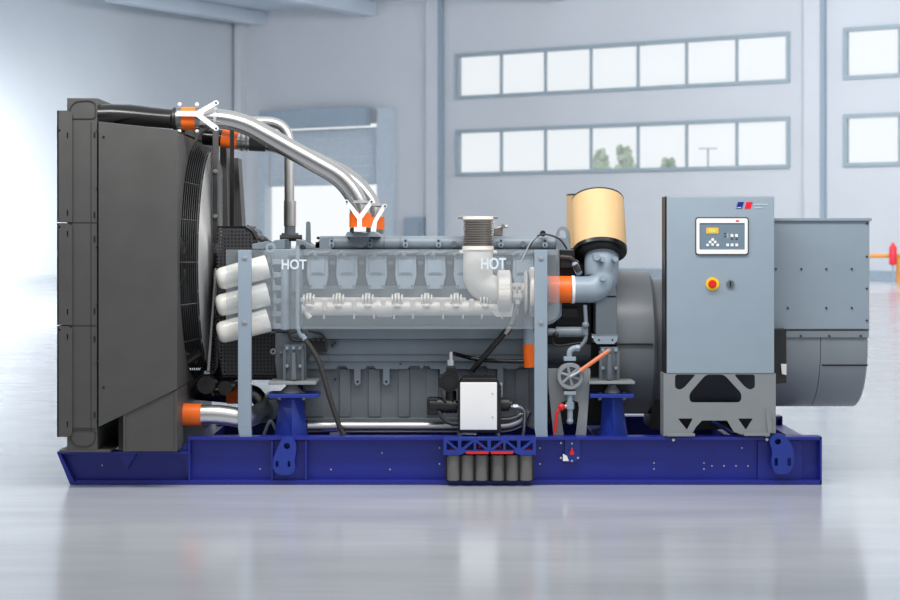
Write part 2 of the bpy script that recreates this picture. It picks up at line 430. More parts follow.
mb.cyl((bx, Y - D, -0.15), (bx, Y - D, EYE + (HY - 149) * sc), 0.09, 0.06, 8); mb.wbox(bx - 0.6, bx + 0.6, Y - D - 0.1, Y - D + 0.1, EYE + (HY - 149) * sc, EYE + (HY - 148) * sc)
tag(mb.build('street_lamp', 'trim'), 'thin pale lamp mast outside, seen through the sixth lower window pane', 'lamp post')

# ================================================================ BASE FRAME
base = thing('base_frame', 'long blue steel skid frame lying on the floor under the whole machine', 'base frame', W(450, 485, 0.8))
base.location.z = 0
def rail(yf, sgn):
    m = MB(); yb = yf + 0.14 * sgn; web0, web1 = (yf + 0.075 * sgn), (yf + 0.09 * sgn)
    def bb(u0, u1, v0, v1, ya, yc, bv=0.002):
        a = W(u0, v1, 0); c = W(u1, v0, 0); m.wbox(a.x, c.x, min(ya, yc), max(ya, yc), max(a.z, 0.0), c.z, bv)
    bb(188, 822, 437, 440, yf, yb); bb(188, 822, 480.5, 484.6, yf, yb)
    bb(188, 822, 439, 482, web0, web1)
    bb(188, 190, 440, 481, yf + .005 * sgn, yb); bb(820, 822, 437, 484.6, yf, yb)
    bb(57, 190, 451.5, 454, yf, yb)
    if sgn > 0: m.prism([(60, 453), (188, 453), (188, 482), (74, 482)], web0, web1)
    bb(76, 188, 480.5, 484.6, yf, yb)
    a = [(57, 453), (60, 453), (74, 481), (78, 484.6), (70, 484.6)]
    pts = [W(u, v, 0) for u, v in a]; y0, y1 = sorted((yf, yb)); n = len(pts)
    vs = [Vector((p.x, y0, p.z)) for p in pts] + [Vector((p.x, y1, p.z)) for p in pts]
    m._hull(vs, [tuple(range(n)), tuple(range(2 * n - 1, n - 1, -1))] + [((i + 1) % n, i, n + i, n + (i + 1) % n) for i in range(n)])
    # gusset at the step and stiffener
    if sgn > 0:
        m.prism([(174, 453), (190, 439), (190, 482), (186, 470), (184, 458)], yf + 0.03, yf + 0.09)
        m.prism([(118, 454), (136, 454), (127, 469)], yf + 0.03, yf + 0.08)
    return m
rail(0, 1).build('side_rail', 'blue', base); rail(1.62, -1).build('side_rail', 'blue', base)
for u in (80, 190, 330, 470, 610, 750, 815):
    a = W(u, 484, 0); MB().wbox(a.x - 0.06, a.x + 0.06, 0.1, 1.5, 0.03, 0.2 if u < 188 else 0.27, 0.003).build('cross_member', 'blue', base)
def lug(u, v):
    out = rpoly([(u - 9, v - 26), (u - 3, v - 39), (u + 8, v - 38), (u + 11, v - 26), (u + 8, v - 14), (u + 10, v - 6), (u + 5, v), (u - 8, v), (u - 13, v - 5), (u - 13, v - 17)], 7)
    return MB().plate([out, circ(u + 1, v - 29, 3.2), rr(u - 10.5, u - 7.5, v - 14, v - 8, 1), rr(u + 1.5, u + 4.5, v - 14, v - 8, 1)], -0.03, 0.0)
for u, v in ((287, 474), (784, 474)):
    # pocket behind, then the lug plate
    b = MB()
    for s0, s1 in ((u - 16, u - 14), (u + 18, u + 20)): b.box(s0, s1, 440.5, 480, 0.01, 0.08)
    if u > 600:
        b = MB(); b.box(u - 26, u + 18, 440.5, 480, 0.05, 0.074)
    else:
        b.box(u - 14, u + 18, 440.5, 480, 0.05, 0.074)
    b.build('lug_pocket', 'blue', base)
    if u > 600:   # this lug leans the other way
        out = rpoly([(769, 440), (774, 434), (784, 434), (793, 446), (795, 462), (790, 474), (775, 475), (771, 462), (773, 452)], 6)
        MB().plate([out, circ(778, 441.5, 3.2), rr(774.5, 778, 458, 466, 1.2), rr(787.5, 791, 458, 466, 1.2)], -0.03, 0.0).build('lifting_lug', 'blue2', base)
    else: lug(u - 1, v + 1).build('lifting_lug', 'blue2', base)
# engine pedestals
def pedestal(u0, u1, ut0, ut1, p0, p1, yc):
    m = MB()
    m.box(p0, p1, 394, 398, yc - 0.12, yc + 0.16, 0.004)
    yf = yc - 0.09; um = (ut0 + ut1) / 2 + 1; ub = (u0 + u1) / 2 + 1
    vs = [W(ut0, 398, yc), W(um, 398, yf), W(ut1, 398, yc), W(ut1, 398, yc + 0.14), W(ut0, 398, yc + 0.14),
          W(u0, 436.5, yc), W(ub, 436.5, yf), W(u1, 436.5, yc), W(u1, 436.5, yc + 0.14), W(u0, 436.5, yc + 0.14)]
    m._hull(vs, [(0, 1, 2, 3, 4), (5, 6, 7, 8, 9)] + [(i, (i + 1) % 5, 5 + (i + 1) % 5, 5 + i) for i in range(5)], 0.003)
    return m
for yc in (0.2, 1.28):
    for a in ((274, 308, 280, 303, 268, 318), (600, 628, 602, 622, 590, 634)):
        if yc > 1:
            a = tuple(450 + (x - 450) * (D + 0.2) / (D + 0.2) for x in a)
            m = MB(); X0 = W(a[0], 0, 0.2).x; X1 = W(a[1], 0, 0.2).x; Zt = W(0, 396, 0.2).z
            m.wbox(X0, X1, 1.2, 1.42, 0.33, Zt, 0.004)
            m.build('engine_pedestal', 'blue', base)
        else: pedestal(*a, yc).build('engine_pedestal', 'blue2', base)
b = MB()
for u, v in ((102, 465.5), (260, 439), (382, 453), (260, 469), (331, 469.5), (390, 469.5), (439.5, 448), (439.5, 464), (540, 448), (540, 464), (654, 463), (704, 463), (712, 466), (724, 466), (736, 466), (748, 466), (654, 469), (704, 469), (742, 448)):
    b.bolt(u, v, 0.075 if v < 475 else 0, 0.9 if v > 440 else 1.2, 0.008)
b.build('frame_bolt', 'zinc', base)
# small bracket with red drain cock on the rail
m = MB(); m.plate([[(565, 440), (580, 440), (580, 457), (575, 461.5), (569, 461.5), (565, 457)]], 0.045, 0.074); vpl = m.build('valve_plate', 'blue2', base)
m = MB(); m.fcyl(572, 453, 0.01, 0.045, 2.2); m.box(571.2, 572.8, 448, 455, 0.005, 0.02); m.build('drain_cock', 'red', vpl)
m = MB(); m.plate([[(563, 454), (567, 456), (569, 461), (563, 461)]], 0.03, 0.044); m.build('warning_tag', 'white', base)
b = MB()
for u, v in ((561, 443), (572, 443.5), (561, 458), (578, 458), (572, 461)): b.bolt(u, v, 0.045, 1.2)
b.build('plate_bolt', 'zinc', vpl)

# battery carrier and batteries
tr = thing('battery_carrier', 'blue lattice bracket bolted to the frame over the batteries', 'bracket', W(490, 455, -0.06))
m = MB()
holes = []
for i in range(6):
    a0 = 446.5 + i * 14.8; a1 = a0 + 12.4
    up = i in (1, 2, 0); 
    if i % 2 == 0 or i == 2: hs = [[(a0 + 1.5, 440.5), (a1 - 1, 440.5), (a1 - 1, 448.5)], [(a0, 442), (a0, 450), (a1 - 3, 450)]]
    else: hs = [[(a0, 440.5), (a1 - 2, 440.5), (a0, 448.5)], [(a1, 442), (a1, 450), (a0 + 3, 450)]]
    holes += hs
out = [(443.5, 438), (536, 438), (536, 455), (520, 455), (514, 452.6), (466, 452.6), (460, 455), (443.5, 455)]
m.plate([out] + [h for h in holes], -0.11, -0.085)
m.box(443.5, 536, 437.6, 440, -0.085, -0.001); m.box(443.5, 445.5, 440, 455, -0.085, -0.001); m.box(534, 536, 440, 455, -0.085, -0.001)
m.build('lattice_plate', 'blue2', tr)
m = MB(); m.box(466, 488.5, 451.5, 454, -0.125, -0.112); m.box(491, 513, 451.5, 454, -0.125, -0.112); m.build('red_strap', 'red', tr)
m = MB()
for u in (453, 462, 480, 500, 518, 528): m.ball(W(u, 446.5 if 470 < u < 510 else 449.5, -0.06), 0.016, (1.6 if not 470 < u < 510 else 1, 1, 1))
m.build('terminal_cap', 'red', tr)
def battery(u0, label):
    r = thing('battery', label, 'battery', W(u0 + 21, 482.5, -0.02), 'starter batteries in the frame')
    m = MB(); m.box(u0 - 1, u0 + 43, 455, 480.4, -0.045, 0.07, 0.006); m.build('battery_case', 'black', r)
    for i in range(3):
        uc = u0 + 7 + i * 14; m = MB(); p = W(uc, 480.2, -0.045)
        m.plate([rr(uc - 6.2, uc + 6.2, 454.5, 480.2, 2)], -0.055, -0.045)
        vs = []
        for v in (454.8, 480): 
            for j in range(9):
                a = PI * j / 8; vs.append(W(uc - 6 * math.cos(a), v, -0.055) + Vector((0, -0.04 * math.sin(a), 0)))
        fs = [(j, j + 1, 10 + j, 9 + j) for j in range(8)] + [tuple(range(9)), tuple(range(17, 8, -1))]
        m._hull(vs, fs, smooth=True); m.build('battery_cell', 'battery', r)
    return r
battery(446.5, 'grey ribbed starter battery under the blue lattice bracket, left one')
battery(491, 'grey ribbed starter battery under the blue lattice bracket, right one')

# ================================================================ RADIATOR
YR = -0.22; YB = 1.86
rad = thing('radiator', 'tall charcoal radiator unit with sheet metal side standing on the left end of the frame', 'radiator', W(117, 451, 0.8))
m = MB()
m.box(67, 97, 98, 450, YR, YR + 0.06, 0.004); a = W(67, 450, YR); c = W(97, 98, YR)
m.wbox(a.x, c.x, YR + 0.06, YB, a.z, c.z); m.build('side_frame', 'charcoal', rad)
# raised rib and arc outline on tank
m = MB(); m.plate([rpoly([(69, 119), (69, 108), (75, 101), (90, 100), (96, 103), (96, 119)], 4), rpoly([(69.8, 118.3), (69.8, 108.5), (75.5, 102), (89.8, 101), (95.2, 103.7), (95.2, 118.3)], 4)], YR - 0.006, YR)
m.box(90.8, 91.3, 122, 430, YR - 0.003, YR); m.box(72, 98, 222.2, 222.8, YR - 0.003, YR); m.box(72, 98, 325.2, 325.8, YR - 0.003, YR); m.box(72, 98, 428, 428.6, YR - 0.003, YR)
m.plate([rpoly([(70, 430), (96, 430), (96, 440), (90, 447), (76, 447), (70, 440)], 6), rpoly([(70.6, 430.6), (95.4, 430.6), (95.4, 439.6), (89.7, 446.3), (76.3, 446.3), (70.6, 439.6)], 6)], YR - 0.005, YR)
m.build('seam_line', 'dark', rad)
for v0, v1 in ((110.5, 222), (223, 325), (326, 437)):
    m = MB(); lp = [(57, v0), (68, v0), (72, v0 + 3), (72, v1 - (4 if v1 > 430 else 0)), (69 if v1 > 430 else 72, v1), (57, v1)]
    hh = [rr(66.8, 68.2, v, v + 6, 0.6) for v in ((v0 + 22, v1 - 12) if v0 < 120 else (v0 + 8, v1 - 16))]
    m.plate([lp] + hh + [circ(59.5, v0 + (20 if v0 < 120 else 4), 1)], YR - 0.02, YR - 0.008); m.box(57, 58.5, v0, v1, YR - 0.02, 1.8); m.build('edge_flange', 'charcoal', rad)
m = MB()
for v in (132, 212, 236, 308, 336, 412): m.plate([rr(93.8, 95.2, v, v + 6, 0.6)], YR - 0.004, YR)
for v in (129.5, 187, 245, 302.5, 361, 418.5): m.fcyl(97.5, v, YR - 0.012, YR, 1)
m.fcyl(103.5, 137, YR - 0.014, YR, 1.2); m.fcyl(103.5, 387.5, YR - 0.014, YR, 1.2)
m.build('panel_fastener', 'black', rad)
# side cowl
m = MB(); m.prism([(98.5, 121.5), (177, 130), (177, 389), (98.5, 427)], YR - 0.01, YR + 0.03, 0.002)
m.build('side_cowl', 'charcoal', rad)
m = MB(); m.prism([(124, 413), (177, 389.5), (177, 451.5), (124, 451.5)], YR + 0.002, YR + 0.5, 0.004)
m.box(123.3, 125.5, 413, 451.5, YR - 0.005, YR + 0.002); m.box(175, 177, 391, 451.5, YR - 0.005, YR + 0.002)
m.build('lower_support', 'charcoal', rad)
m = MB(); m.box(59, 110, 450, 452.2, YR, 1.8, 0.002); m.build('foot_plate', 'charcoal', rad)
# shroud face towards the engine, with a round opening
Xs = W(176.5, 0, YR).x; zc = W(0, 261, 0.8).z; yc_ = 0.8; RF = 0.885
zt = W(0, 131, YR).z; zb = W(0, 389, YR).z
lp = [Vector((Xs, YR, zb)), Vector((Xs, YB, zb)), Vector((Xs, YB, zt)), Vector((Xs, YR, zt))]
m = MB(); m.tess([lp, [Vector((Xs, yc_ + RF * math.cos(a), zc + RF * math.sin(a))) for a in [2 * PI * i / 64 for i in range(64)]]], Vector((-0.02, 0, 0)), lambda p: Vector((p.y, p.z, 0)))
Xc = W(98, 0, YR).x
m.wbox(Xc, Xs, YR + 0.03, YB, zt - 0.005, zt + 0.004); m.wbox(Xc, Xs, YB - 0.03, YB, zb, zt)
shr = m.build('fan_shroud', 'charcoal', rad)
m = MB(); m.wbox(Xs - 0.03, Xs, 0.18, YB, zt - 0.01, W(0, 112, 0.15).z, 0.003); m.build('header_panel', 'charcoal', rad)
m = MB(); m.wbox(Xc - 0.05, Xc + 0.06, YR + 0.06, YB - 0.05, zb, zt - 0.02); m.build('cooling_core', 'black', rad)
# shroud ring, fan, guard
Xg = W(195, 0, -0.1).x
def ringpts(x, r, n=64): return [Vector((x, yc_ + r * math.cos(2 * PI * i / n), zc + r * math.sin(2 * PI * i / n))) for i in range(n)]
m = MB()
for i in range(9): m.tube(ringpts(Xs + (Xg - Xs) * i / 8, 0.88 - 0.04 * (i / 8)), 0.0035 if i < 8 else 0.008, 5, True)
for i in range(18):
    a = 2 * PI * i / 18; d = Vector((0, math.cos(a), math.sin(a))); c0 = Vector((0, yc_, zc))
    m.tube([c0 + d * 0.88 + Vector((Xs, 0, 0)), c0 + d * 0.84 + Vector((Xg, 0, 0))], 0.0045, 5)
m.build('guard_rim', 'dark', shr)
m = MB()
for i in range(1, 36): m.tube(ringpts(Xg + 0.012, 0.84 * i / 36), 0.0045, 5, True)
for i in range(24):
    a = 2 * PI * i / 24; d = Vector((0, math.cos(a), math.sin(a)))
    m.tube([c0 + d * 0.15 + Vector((Xg, 0, 0)), c0 + d * 0.84 + Vector((Xg, 0, 0))], 0.006, 5)
m.build('guard_mesh', 'grill', shr)
Xf = W(150, 0, 0).x
m = MB(); m.lathe((Xf - 0.08, yc_, zc), (1, 0, 0), [(0, 0.2), (0.16, 0.2), (0.2, 0.12)])
for i in range(8):
    a = 2 * PI * i / 8; d = Vector((0, math.cos(a), math.sin(a))); p_ = Vector((0, -math.sin(a), math.cos(a))); cc = Vector((Xf, yc_, zc))
    vs = []
    for r_, w_ in ((0.15, 0.1), (0.5, 0.17), (0.8, 0.2)):
        for sg in (-1, 1): vs += [cc + d * r_ + p_ * w_ * sg + Vector((0.07 * sg, 0, 0)), cc + d * r_ + p_ * w_ * sg + Vector((0.07 * sg + 0.012, 0, 0))]
    fs = []
    for j in (0, 4): fs += [(j, j + 2, j + 6, j + 4), (j + 1, j + 5, j + 7, j + 3), (j, j + 4, j + 5, j + 1), (j + 2, j + 3, j + 7, j + 6)]
    fs += [(0, 1, 3, 2), (8, 10, 11, 9)]
    m._hull(vs, fs)
m.build('fan', 'dark', rad)
m = MB(); m.cyl((Xf, yc_, zc), (W(232, 0, 0.8).x, yc_, zc), 0.06); m.build('fan_shaft', 'dark', rad)
# posts of the shroud frame next to the guard
m = MB(); m.box(212.5, 217.5, 124, 243, 0.62, 0.7, 0.003)
m.build('guard_post', 'charcoal', shr)
m = MB()
for v in (171, 216): m.fcyl(215, v, 0.59, 0.62, 2)
m.build('post_knob', 'grill', shr)
m = MB(); m.tube(fil(PX([(190, 150), (197, 132), (210, 124), (217, 124)], 0.7), 0.1), 0.03, 8); m.build('guard_hoop', 'charcoal', shr)
m = MB(); m.prism([(207, 372), (215, 268), (216.5, 268), (209.5, 372)], 0.3, 0.31); m.box(204, 209.5, 371, 374, 0.3, 0.33); m.build('guard_stay', 'grill', shr)
m = MB(); m.prism([(233.5, 158), (238, 158), (243, 240), (233.5, 240)], 1.55, 1.8); m.prism([(220, 130), (226, 130), (228, 240), (220, 240)], 1.3, 1.5); m.build('rear_panel', 'charcoal', rad)
m = MB(); m.box(229.8, 232.6, 128, 240, 0.75, 0.77); m.box(232.6, 234, 128, 240, 0.76, 0.768); m.build('support_rod', 'black', rad)
m = MB(); m.wbox(Xc + 0.1, Xs, 0.0, 1.6, W(0, 449, 0.1).z, zb); m.build('lower_duct', 'dark', rad)
# struts seen below the fan
m = MB()
m.tube(PX([(178, 390), (205, 374), (213, 396)], 0.4), 0.012, 8); m.tube(PX([(180, 366), (200, 352)], 0.3), 0.03, 10); m.tube(PX([(180, 352), (198, 362)], 0.35), 0.03, 10)
m.box(190, 236, 384, 392, 0.7, 1.0, 0.01); m.fcyl(206, 385, 0.35, 0.5, 9); m.fcyl(225, 388, 0.4, 0.6, 7)
m.build('tension_bracket', 'dark', rad)
m = MB(); m.box(204, 236, 300, 388, 1.1, 1.5, 0.01); m.build('dark_filler', 'dark', rad)  # dark box added to close the bright gap beside the fan

# ================================================================ COOLANT LINES
Y1 = 0.12
h = thing('coolant_hose', 'thick black rubber hose from the radiator top to the orange coupling', 'hose', W(137, 116, Y1))
pts = PX([(97.5, 116.5, -.13), (110, 116, -.12), (130, 115.5, -.05), (150, 117, .05), (170, 119, Y1), (177, 119, Y1)], Y1)
MB().tube(pts, 0, 24, rad=[11.5 * k(Y1), 11.8 * k(Y1), 11.0 * k(Y1), 10 * k(Y1), 9.8 * k(Y1), 10.2 * k(Y1)]).build('hose_body', 'rubber', h)
m = MB(); m.tube(PX([(173.5, 119), (176.5, 119)], Y1), 11.5 * k(Y1), 24); m.build('hose_cuff', 'black', h)
def ybracket(parent, Yc, r, kind):
    m = MB(); y0 = Yc - r - 0.03; y1 = y0 + 0.012
    if kind == 'h':
        m.plate([[(177, 111), (197, 111), (214.5, 101), (217.5, 101), (218, 104.5), (200.5, 113.8), (218, 126.5), (217.5, 130), (214.5, 130), (196, 116.2), (177, 116)]], y0, y1)
        m.fcyl(216, 102.8, y0 - 0.006, y1, 2.4); m.fcyl(216, 128.3, y0 - 0.006, y1, 2.4)
    elif kind == 'v':
        m.plate([[(345.5, 203), (348, 200.5), (359.5, 214.5), (370, 200.5), (373, 203), (361.8, 219), (361.8, 227), (366, 227), (366, 231.5), (354, 231.5), (354, 227), (357.2, 227), (357.2, 219)]], y0, y1)
        m.fcyl(346.7, 201.6, y0 - 0.006, y1, 2); m.fcyl(371.6, 201.6, y0 - 0.006, y1, 2)
    else:
        m.plate([[(383, 204.5), (386, 207), (377, 222), (376, 232), (370, 232), (373, 221)]], y0, y1); m.fcyl(385, 206, y0 - 0.006, y1, 2)
    fb = m.build('fork_bracket', 'bracket', parent); m = MB()
    for u, v in {'h': ((216, 102.8), (216, 128.3)), 'v': ((346.7, 201.6), (371.6, 201.6)), 'r': ((385, 206),)}[kind]: m.fcyl(u, v, y0 - 0.012, y0 - 0.006, 1.1, 12)
    m.build('bracket_pin', 'black', fb); return fb
r1 = 10 * k(Y1)
cp = thing('coolant_pipe', 'polished steel coolant pipe with orange couplings, front one over the engine', 'pipe', W(300, 150, Y1), 'polished coolant pipes over the engine')
path = fil(PX([(180, 118.5), (234, 118.5), (342, 176.5), (360.3, 200), (360.3, 233)], Y1), [0.22, 0.14, 0.1])
path = fil(PX([(180, 118.5), (236, 118.5), (343, 178.5), (360.3, 205), (360.3, 233)], Y1), [0.17, 0.2, 0.12], 9)
MB().tube(path, r1 * 0.98, 32).build('pipe', 'steel', cp)
MB().tube(PX([(182.5, 118.5), (196, 118.5)], Y1), r1 * 1.14, 32).build('coupling', 'orange', cp)
m = MB(); m.tube(PX([(177, 118.5), (182.5, 118.5)], Y1), r1 * 1.1, 32); m.tube(PX([(196, 118.5), (201, 118.5)], Y1), r1 * 1.06, 32); m.build('clamp_band', 'steel_b', cp)
m = MB()
for u, v in ((179.5, 104.5), (197, 104.5), (179.5, 131), (197, 131)): m.ball(W(u, v, Y1 - 0.02), 0.014)
m.build('clamp_screw', 'bracket', cp)
m = MB(); m.tube(PX([(214.5, 118.5), (217.5, 118.5)], Y1), r1 * 1.1, 32); m.build('strap', 'zinc', cp)
ybracket(cp, Y1, r1 * 1.1, 'h')
MB().tube(PX([(360.3, 213), (360.3, 227.5)], Y1), r1 * 1.1, 32).build('coupling', 'orange', cp)
m = MB(); m.tube(PX([(360.3, 200.8), (360.3, 203.2)], Y1), r1 * 1.15, 32); m.build('strap', 'zinc', cp)
ybracket(cp, Y1, r1 * 1.1, 'v')
m = MB(); m.tube(PX([(360.3, 228), (360.3, 232)], Y1), r1 * 1.05, 32); m.build('clamp_band', 'dark', cp)
Y2 = 1.1; r2 = 9.2 * k(Y2)
cp2 = thing('coolant_pipe', 'polished steel coolant pipe running behind the front coolant pipe', 'pipe', W(300, 160, Y2), 'polished coolant pipes over the engine')
path = fil(PX([(238, 141), (276, 143), (352, 178), (374.5, 207), (374.5, 236)], Y2), [0.12, 0.28, 0.12], 9)
MB().tube(path, r2 * 0.98, 28).build('pipe', 'steel', cp2)
MB().tube(PX([(374.2, 217), (374.2, 229)], Y2), r2 * 1.12, 28).build('coupling', 'orange', cp2)
MB().tube(PX([(222, 138), (238, 140.5)], Y2), r2 * 1.0, 28).build('coupling', 'orange', cp2)
MB().tube(PX([(196, 136), (222, 138)], Y2), r2 * 0.92, 20).build('hose_end', 'rubber', cp2)
m = MB()
for u in (241, 246): m.tube(PX([(u, 141), (u + 2, 141)], Y2), r2 * 1.12, 20)
m.build('clamp_band', 'steel_b', cp2)
m = MB(); m.tube(PX([(250, 141.5), (266, 142.5)], Y2), r2 * 1.03, 20); m.build('dark_sleeve', 'dark', cp2)
m = MB(); m.tube(PX([(374.2, 203.6), (374.2, 206)], Y2), r2 * 1.15, 28); m.build('strap', 'zinc', cp2)
m = MB(); m.tube(PX([(374.2, 229.5), (374.2, 234)], Y2), r2 * 1.1, 28); m.build('clamp_band', 'steel_b', cp2)
ybracket(cp2, Y2, r2 * 1.1, 'r')
Y3 = 0.85
vp = thing('vent_pipe', 'narrow steel pipe rising from the engine and bending left behind the coolant pipe', 'pipe', W(289, 240, Y3))
path = fil(PX([(196, 122, Y3 + .2), (240, 121.5), (289.3, 121.5), (289.3, 226)], Y3), [0.1, 0.24], 9)
MB().tube(path, 5 * k(Y3), 20).build('pipe', 'steel_s', vp)
MB().tube(PX([(290, 201), (290, 226)], Y3), 6.2 * k(Y3), 20).build('sleeve', 'steel_s', vp)
m = MB(); m.tube(PX([(290, 225), (290, 237)], Y3), 5.6 * k(Y3), 20); m.tube(PX([(290, 233), (290, 240)], Y3), 8.5 * k(Y3), 20); m.build('pipe_socket', 'engine_dk', vp)

# bottom left steel bend and long lower pipe
lp_ = thing('lower_coolant_pipe', 'wide polished steel bend with orange coupling low beside the radiator', 'pipe', W(215, 425, 0.2))
yl = 0.1
MB().tube(fil(PX([(176, 414.5), (222, 414.5), (246, 419), (262, 412, .5), (272, 400, .8)], yl), 0.14), 9.8 * k(yl), 28).build('pipe', 'steel_s', lp_)
MB().tube(PX([(177.5, 414.5), (201.5, 414.5)], yl), 11 * k(yl), 28).build('coupling', 'orange', lp_)
MB().tube(fil(PX([(150, 422, .35), (176, 414.5)], yl), .1), 10 * k(yl), 20).build('hose_end', 'rubber', lp_)
l2 = thing('lower_coolant_pipe', 'second steel bend with orange coupling behind the grey left post', 'pipe', W(240, 405, 0.75))
MB().tube(fil(PX([(190, 392), (232, 394), (254, 392), (262, 402), (270, 420)], 0.75), 0.12), 8 * k(.75), 24).build('pipe', 'steel_b', l2)
MB().tube(PX([(227.5, 394), (239, 394)], 0.75), 9.8 * k(.75), 24).build('coupling', 'orange', l2)
MB().tube(PX([(196, 391), (227.5, 394)], 0.75), 9 * k(.75), 24).build('hose_end', 'rubber', l2)
l3 = thing('long_pipe', 'long horizontal polished pipe along the foot of the oil pan', 'pipe', W(410, 432, 0.25))
MB().tube(fil(PX([(306, 426.5), (508, 426.5), (522, 421), (527, 410)], 0.25), 0.09), 5.6 * k(.25), 24).build('pipe', 'steel_s', l3)
m = MB(); m.tube(PX([(300, 426.5), (308, 426.5)], 0.25), 6.6 * k(.25), 20); m.build('pipe_end', 'dark', l3)

# hose hanging down the front
hs = thing('breather_hose', 'slim dark braided hose curving down from the guard to the frame', 'hose', W(343, 436, 0.12))
m = MB(); m.tube(fil(PX([(302, 337), (308, 343), (319, 360), (331, 402), (340, 428), (344, 436)], 0.14), 0.09), 2.6 * k(.14), 12); m.build('hose_body', 'hose', hs)
m = MB(); m.tube(fil(PX([(297.5, 246), (297.5, 325), (299, 333), (303, 338)], 0.16), 0.05), 2.0 * k(.14), 12); m.tube(PX([(301.5, 335), (305, 339.5)], 0.14), 3 * k(.14), 12); m.build('metal_line', 'engine_lt', hs)

# ================================================================ ENGINE
eng = thing('diesel_engine', 'large grey V diesel engine block in the middle of the frame', 'engine', W(420, 425, 0.8))
# sump with ribs
m = MB(); yp = 0.48
m.box(303, 530, 364, 421, yp, 1.2, 0.01)
us = [303, 325, 338, 352, 367, 382, 397, 411, 425, 440, 455, 471, 486, 500, 514, 530]
for i in range(0, len(us) - 1):
    a, b_ = us[i], us[i + 1]
    if i % 2 == 0: m.prism([(a + 1.5, 369), (b_ - 1.5, 369), (b_ - 1.5, 417), (a + 1.5, 417)], yp - 0.014, yp + 0.01, 0.004)
m.box(305, 528, 418, 422, yp - 0.03, 1.2, 0.004)
m.prism([(522, 366), (536, 366), (536, 430), (527, 427), (520, 400)], yp + 0.02, 1.1, 0.01)
opn = m.build('oil_pan', 'pan', eng)
m = MB()
out = [(303, 361), (533, 361), (533, 366), (520, 366), (517, 369), (506, 369), (503, 367)]
out += [(503.5, 385), (500.5, 387), (497.5, 385), (497.5, 369), (488, 369), (486, 366), (474, 366), (471, 369), (447, 369), (447, 374), (440, 374), (440, 369), (431, 369), (429, 366), (424, 366), (421.5, 369), (419, 366), (410, 366), (407, 369), (389.5, 369), (389.5, 383), (386.3, 386), (383, 383), (383, 369), (376, 369), (374, 366), (367, 366), (365, 369), (360.5, 369), (360.5, 383), (357.5, 386), (354.2, 383), (354.2, 369), (348, 369), (346, 366), (338, 366), (336, 369), (303, 369)]
m.plate([out, circ(386.3, 381.8, 1.3, 10), circ(357.5, 381.8, 1.3, 10)], yp - 0.055, yp - 0.022)
m.build('pan_flange', 'engine', opn)
# crankcase side
m = MB(); m.box(300, 534, 338, 361.5, 0.40, 1.25, 0.006); m.prism([(300, 326), (534, 326), (534, 339), (300, 339)], 0.34, 1.25, 0.006)
m.build('crankcase', 'engine', eng)
m = MB(); m.box(305, 530, 354.5, 355.2, 0.392, 0.4); m.box(305, 530, 338, 340, 0.385, 0.4); m.plate([rpoly([(330, 347), (334, 340), (339, 340), (338, 345), (333, 349)], 1.5)], 0.37, 0.4); m.box(309, 328, 355, 361, 0.36, 0.41, 0.003); m.build('crankcase_rib', 'engine_dk', eng)
m = MB(); m.fcyl(335, 343, 0.355, 0.4, 1.2); m.fcyl(332.5, 345.5, 0.355, 0.4, 1.2); m.fcyl(335, 379.5, yp - .05, yp, 1); m.fcyl(400.5, 364, yp - .06, yp, .8)
m.build('plug', 'black', eng)
# bank wall behind the manifold
m = MB(); m.prism([(303, 286), (534, 286), (534, 328), (303, 328)], 0.36, 1.2, 0.005); m.build('water_jacket', 'engine_dk', eng)
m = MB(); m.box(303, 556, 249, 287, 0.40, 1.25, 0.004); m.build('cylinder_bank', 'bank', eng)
for i in range(8):
    uc = 317.5 + i * 29.4
    m = MB()
    m.prism([(uc - 10, 256), (uc + 10, 256), (uc + 10.8, 276), (uc + 7.5, 289), (uc - 7.5, 289), (uc - 10.8, 276)], 0.31, 0.42, 0.006)
    m.prism([(uc - 7, 260), (uc + 7, 260), (uc + 7, 274), (uc - 7, 274)], 0.30, 0.33, 0.003)
    hd_ = m.build('cylinder_head', 'engine_lt', eng)
    m = MB(); m.prism([(uc + 12, 257), (uc + 17.5, 257), (uc + 16, 270), (uc + 19.5, 287), (uc + 9.8, 287), (uc + 13.5, 270)], 0.37, 0.42, 0.003); m.build('head_gap_block', 'bank', eng)  # block in the gap, its shade carried by the dark colour
    m = MB(); m.bolt(uc - 8, 258, 0.31, 1.2); m.bolt(uc + 8, 258, 0.31, 1.2); m.bolt(uc - 6.5, 286, 0.31, 1.2); m.bolt(uc + 6.5, 286, 0.31, 1.2)
    m.box(uc + 12.3, uc + 17.2, 261, 264.5, 0.33, 0.36)
    m.box(uc - 5, uc + 5, 272.4, 273, 0.296, 0.30)
    m.build('head_bolt', 'engine_dk', hd_)
m = MB()
m.box(303, 558, 249.5, 255, 0.30, 0.5, 0.003)
for i in range(8):
    uc = 317.5 + i * 29.4
    m.tube(fil(PX([(uc - 11, 255), (uc - 5, 252), (uc + 4, 253), (uc + 12, 252)], 0.29), 0.02), 0.012, 8)
    m.ball(W(uc - 2, 255, 0.29), 0.02)
m.build('injector_rail', 'engine_dk', eng)
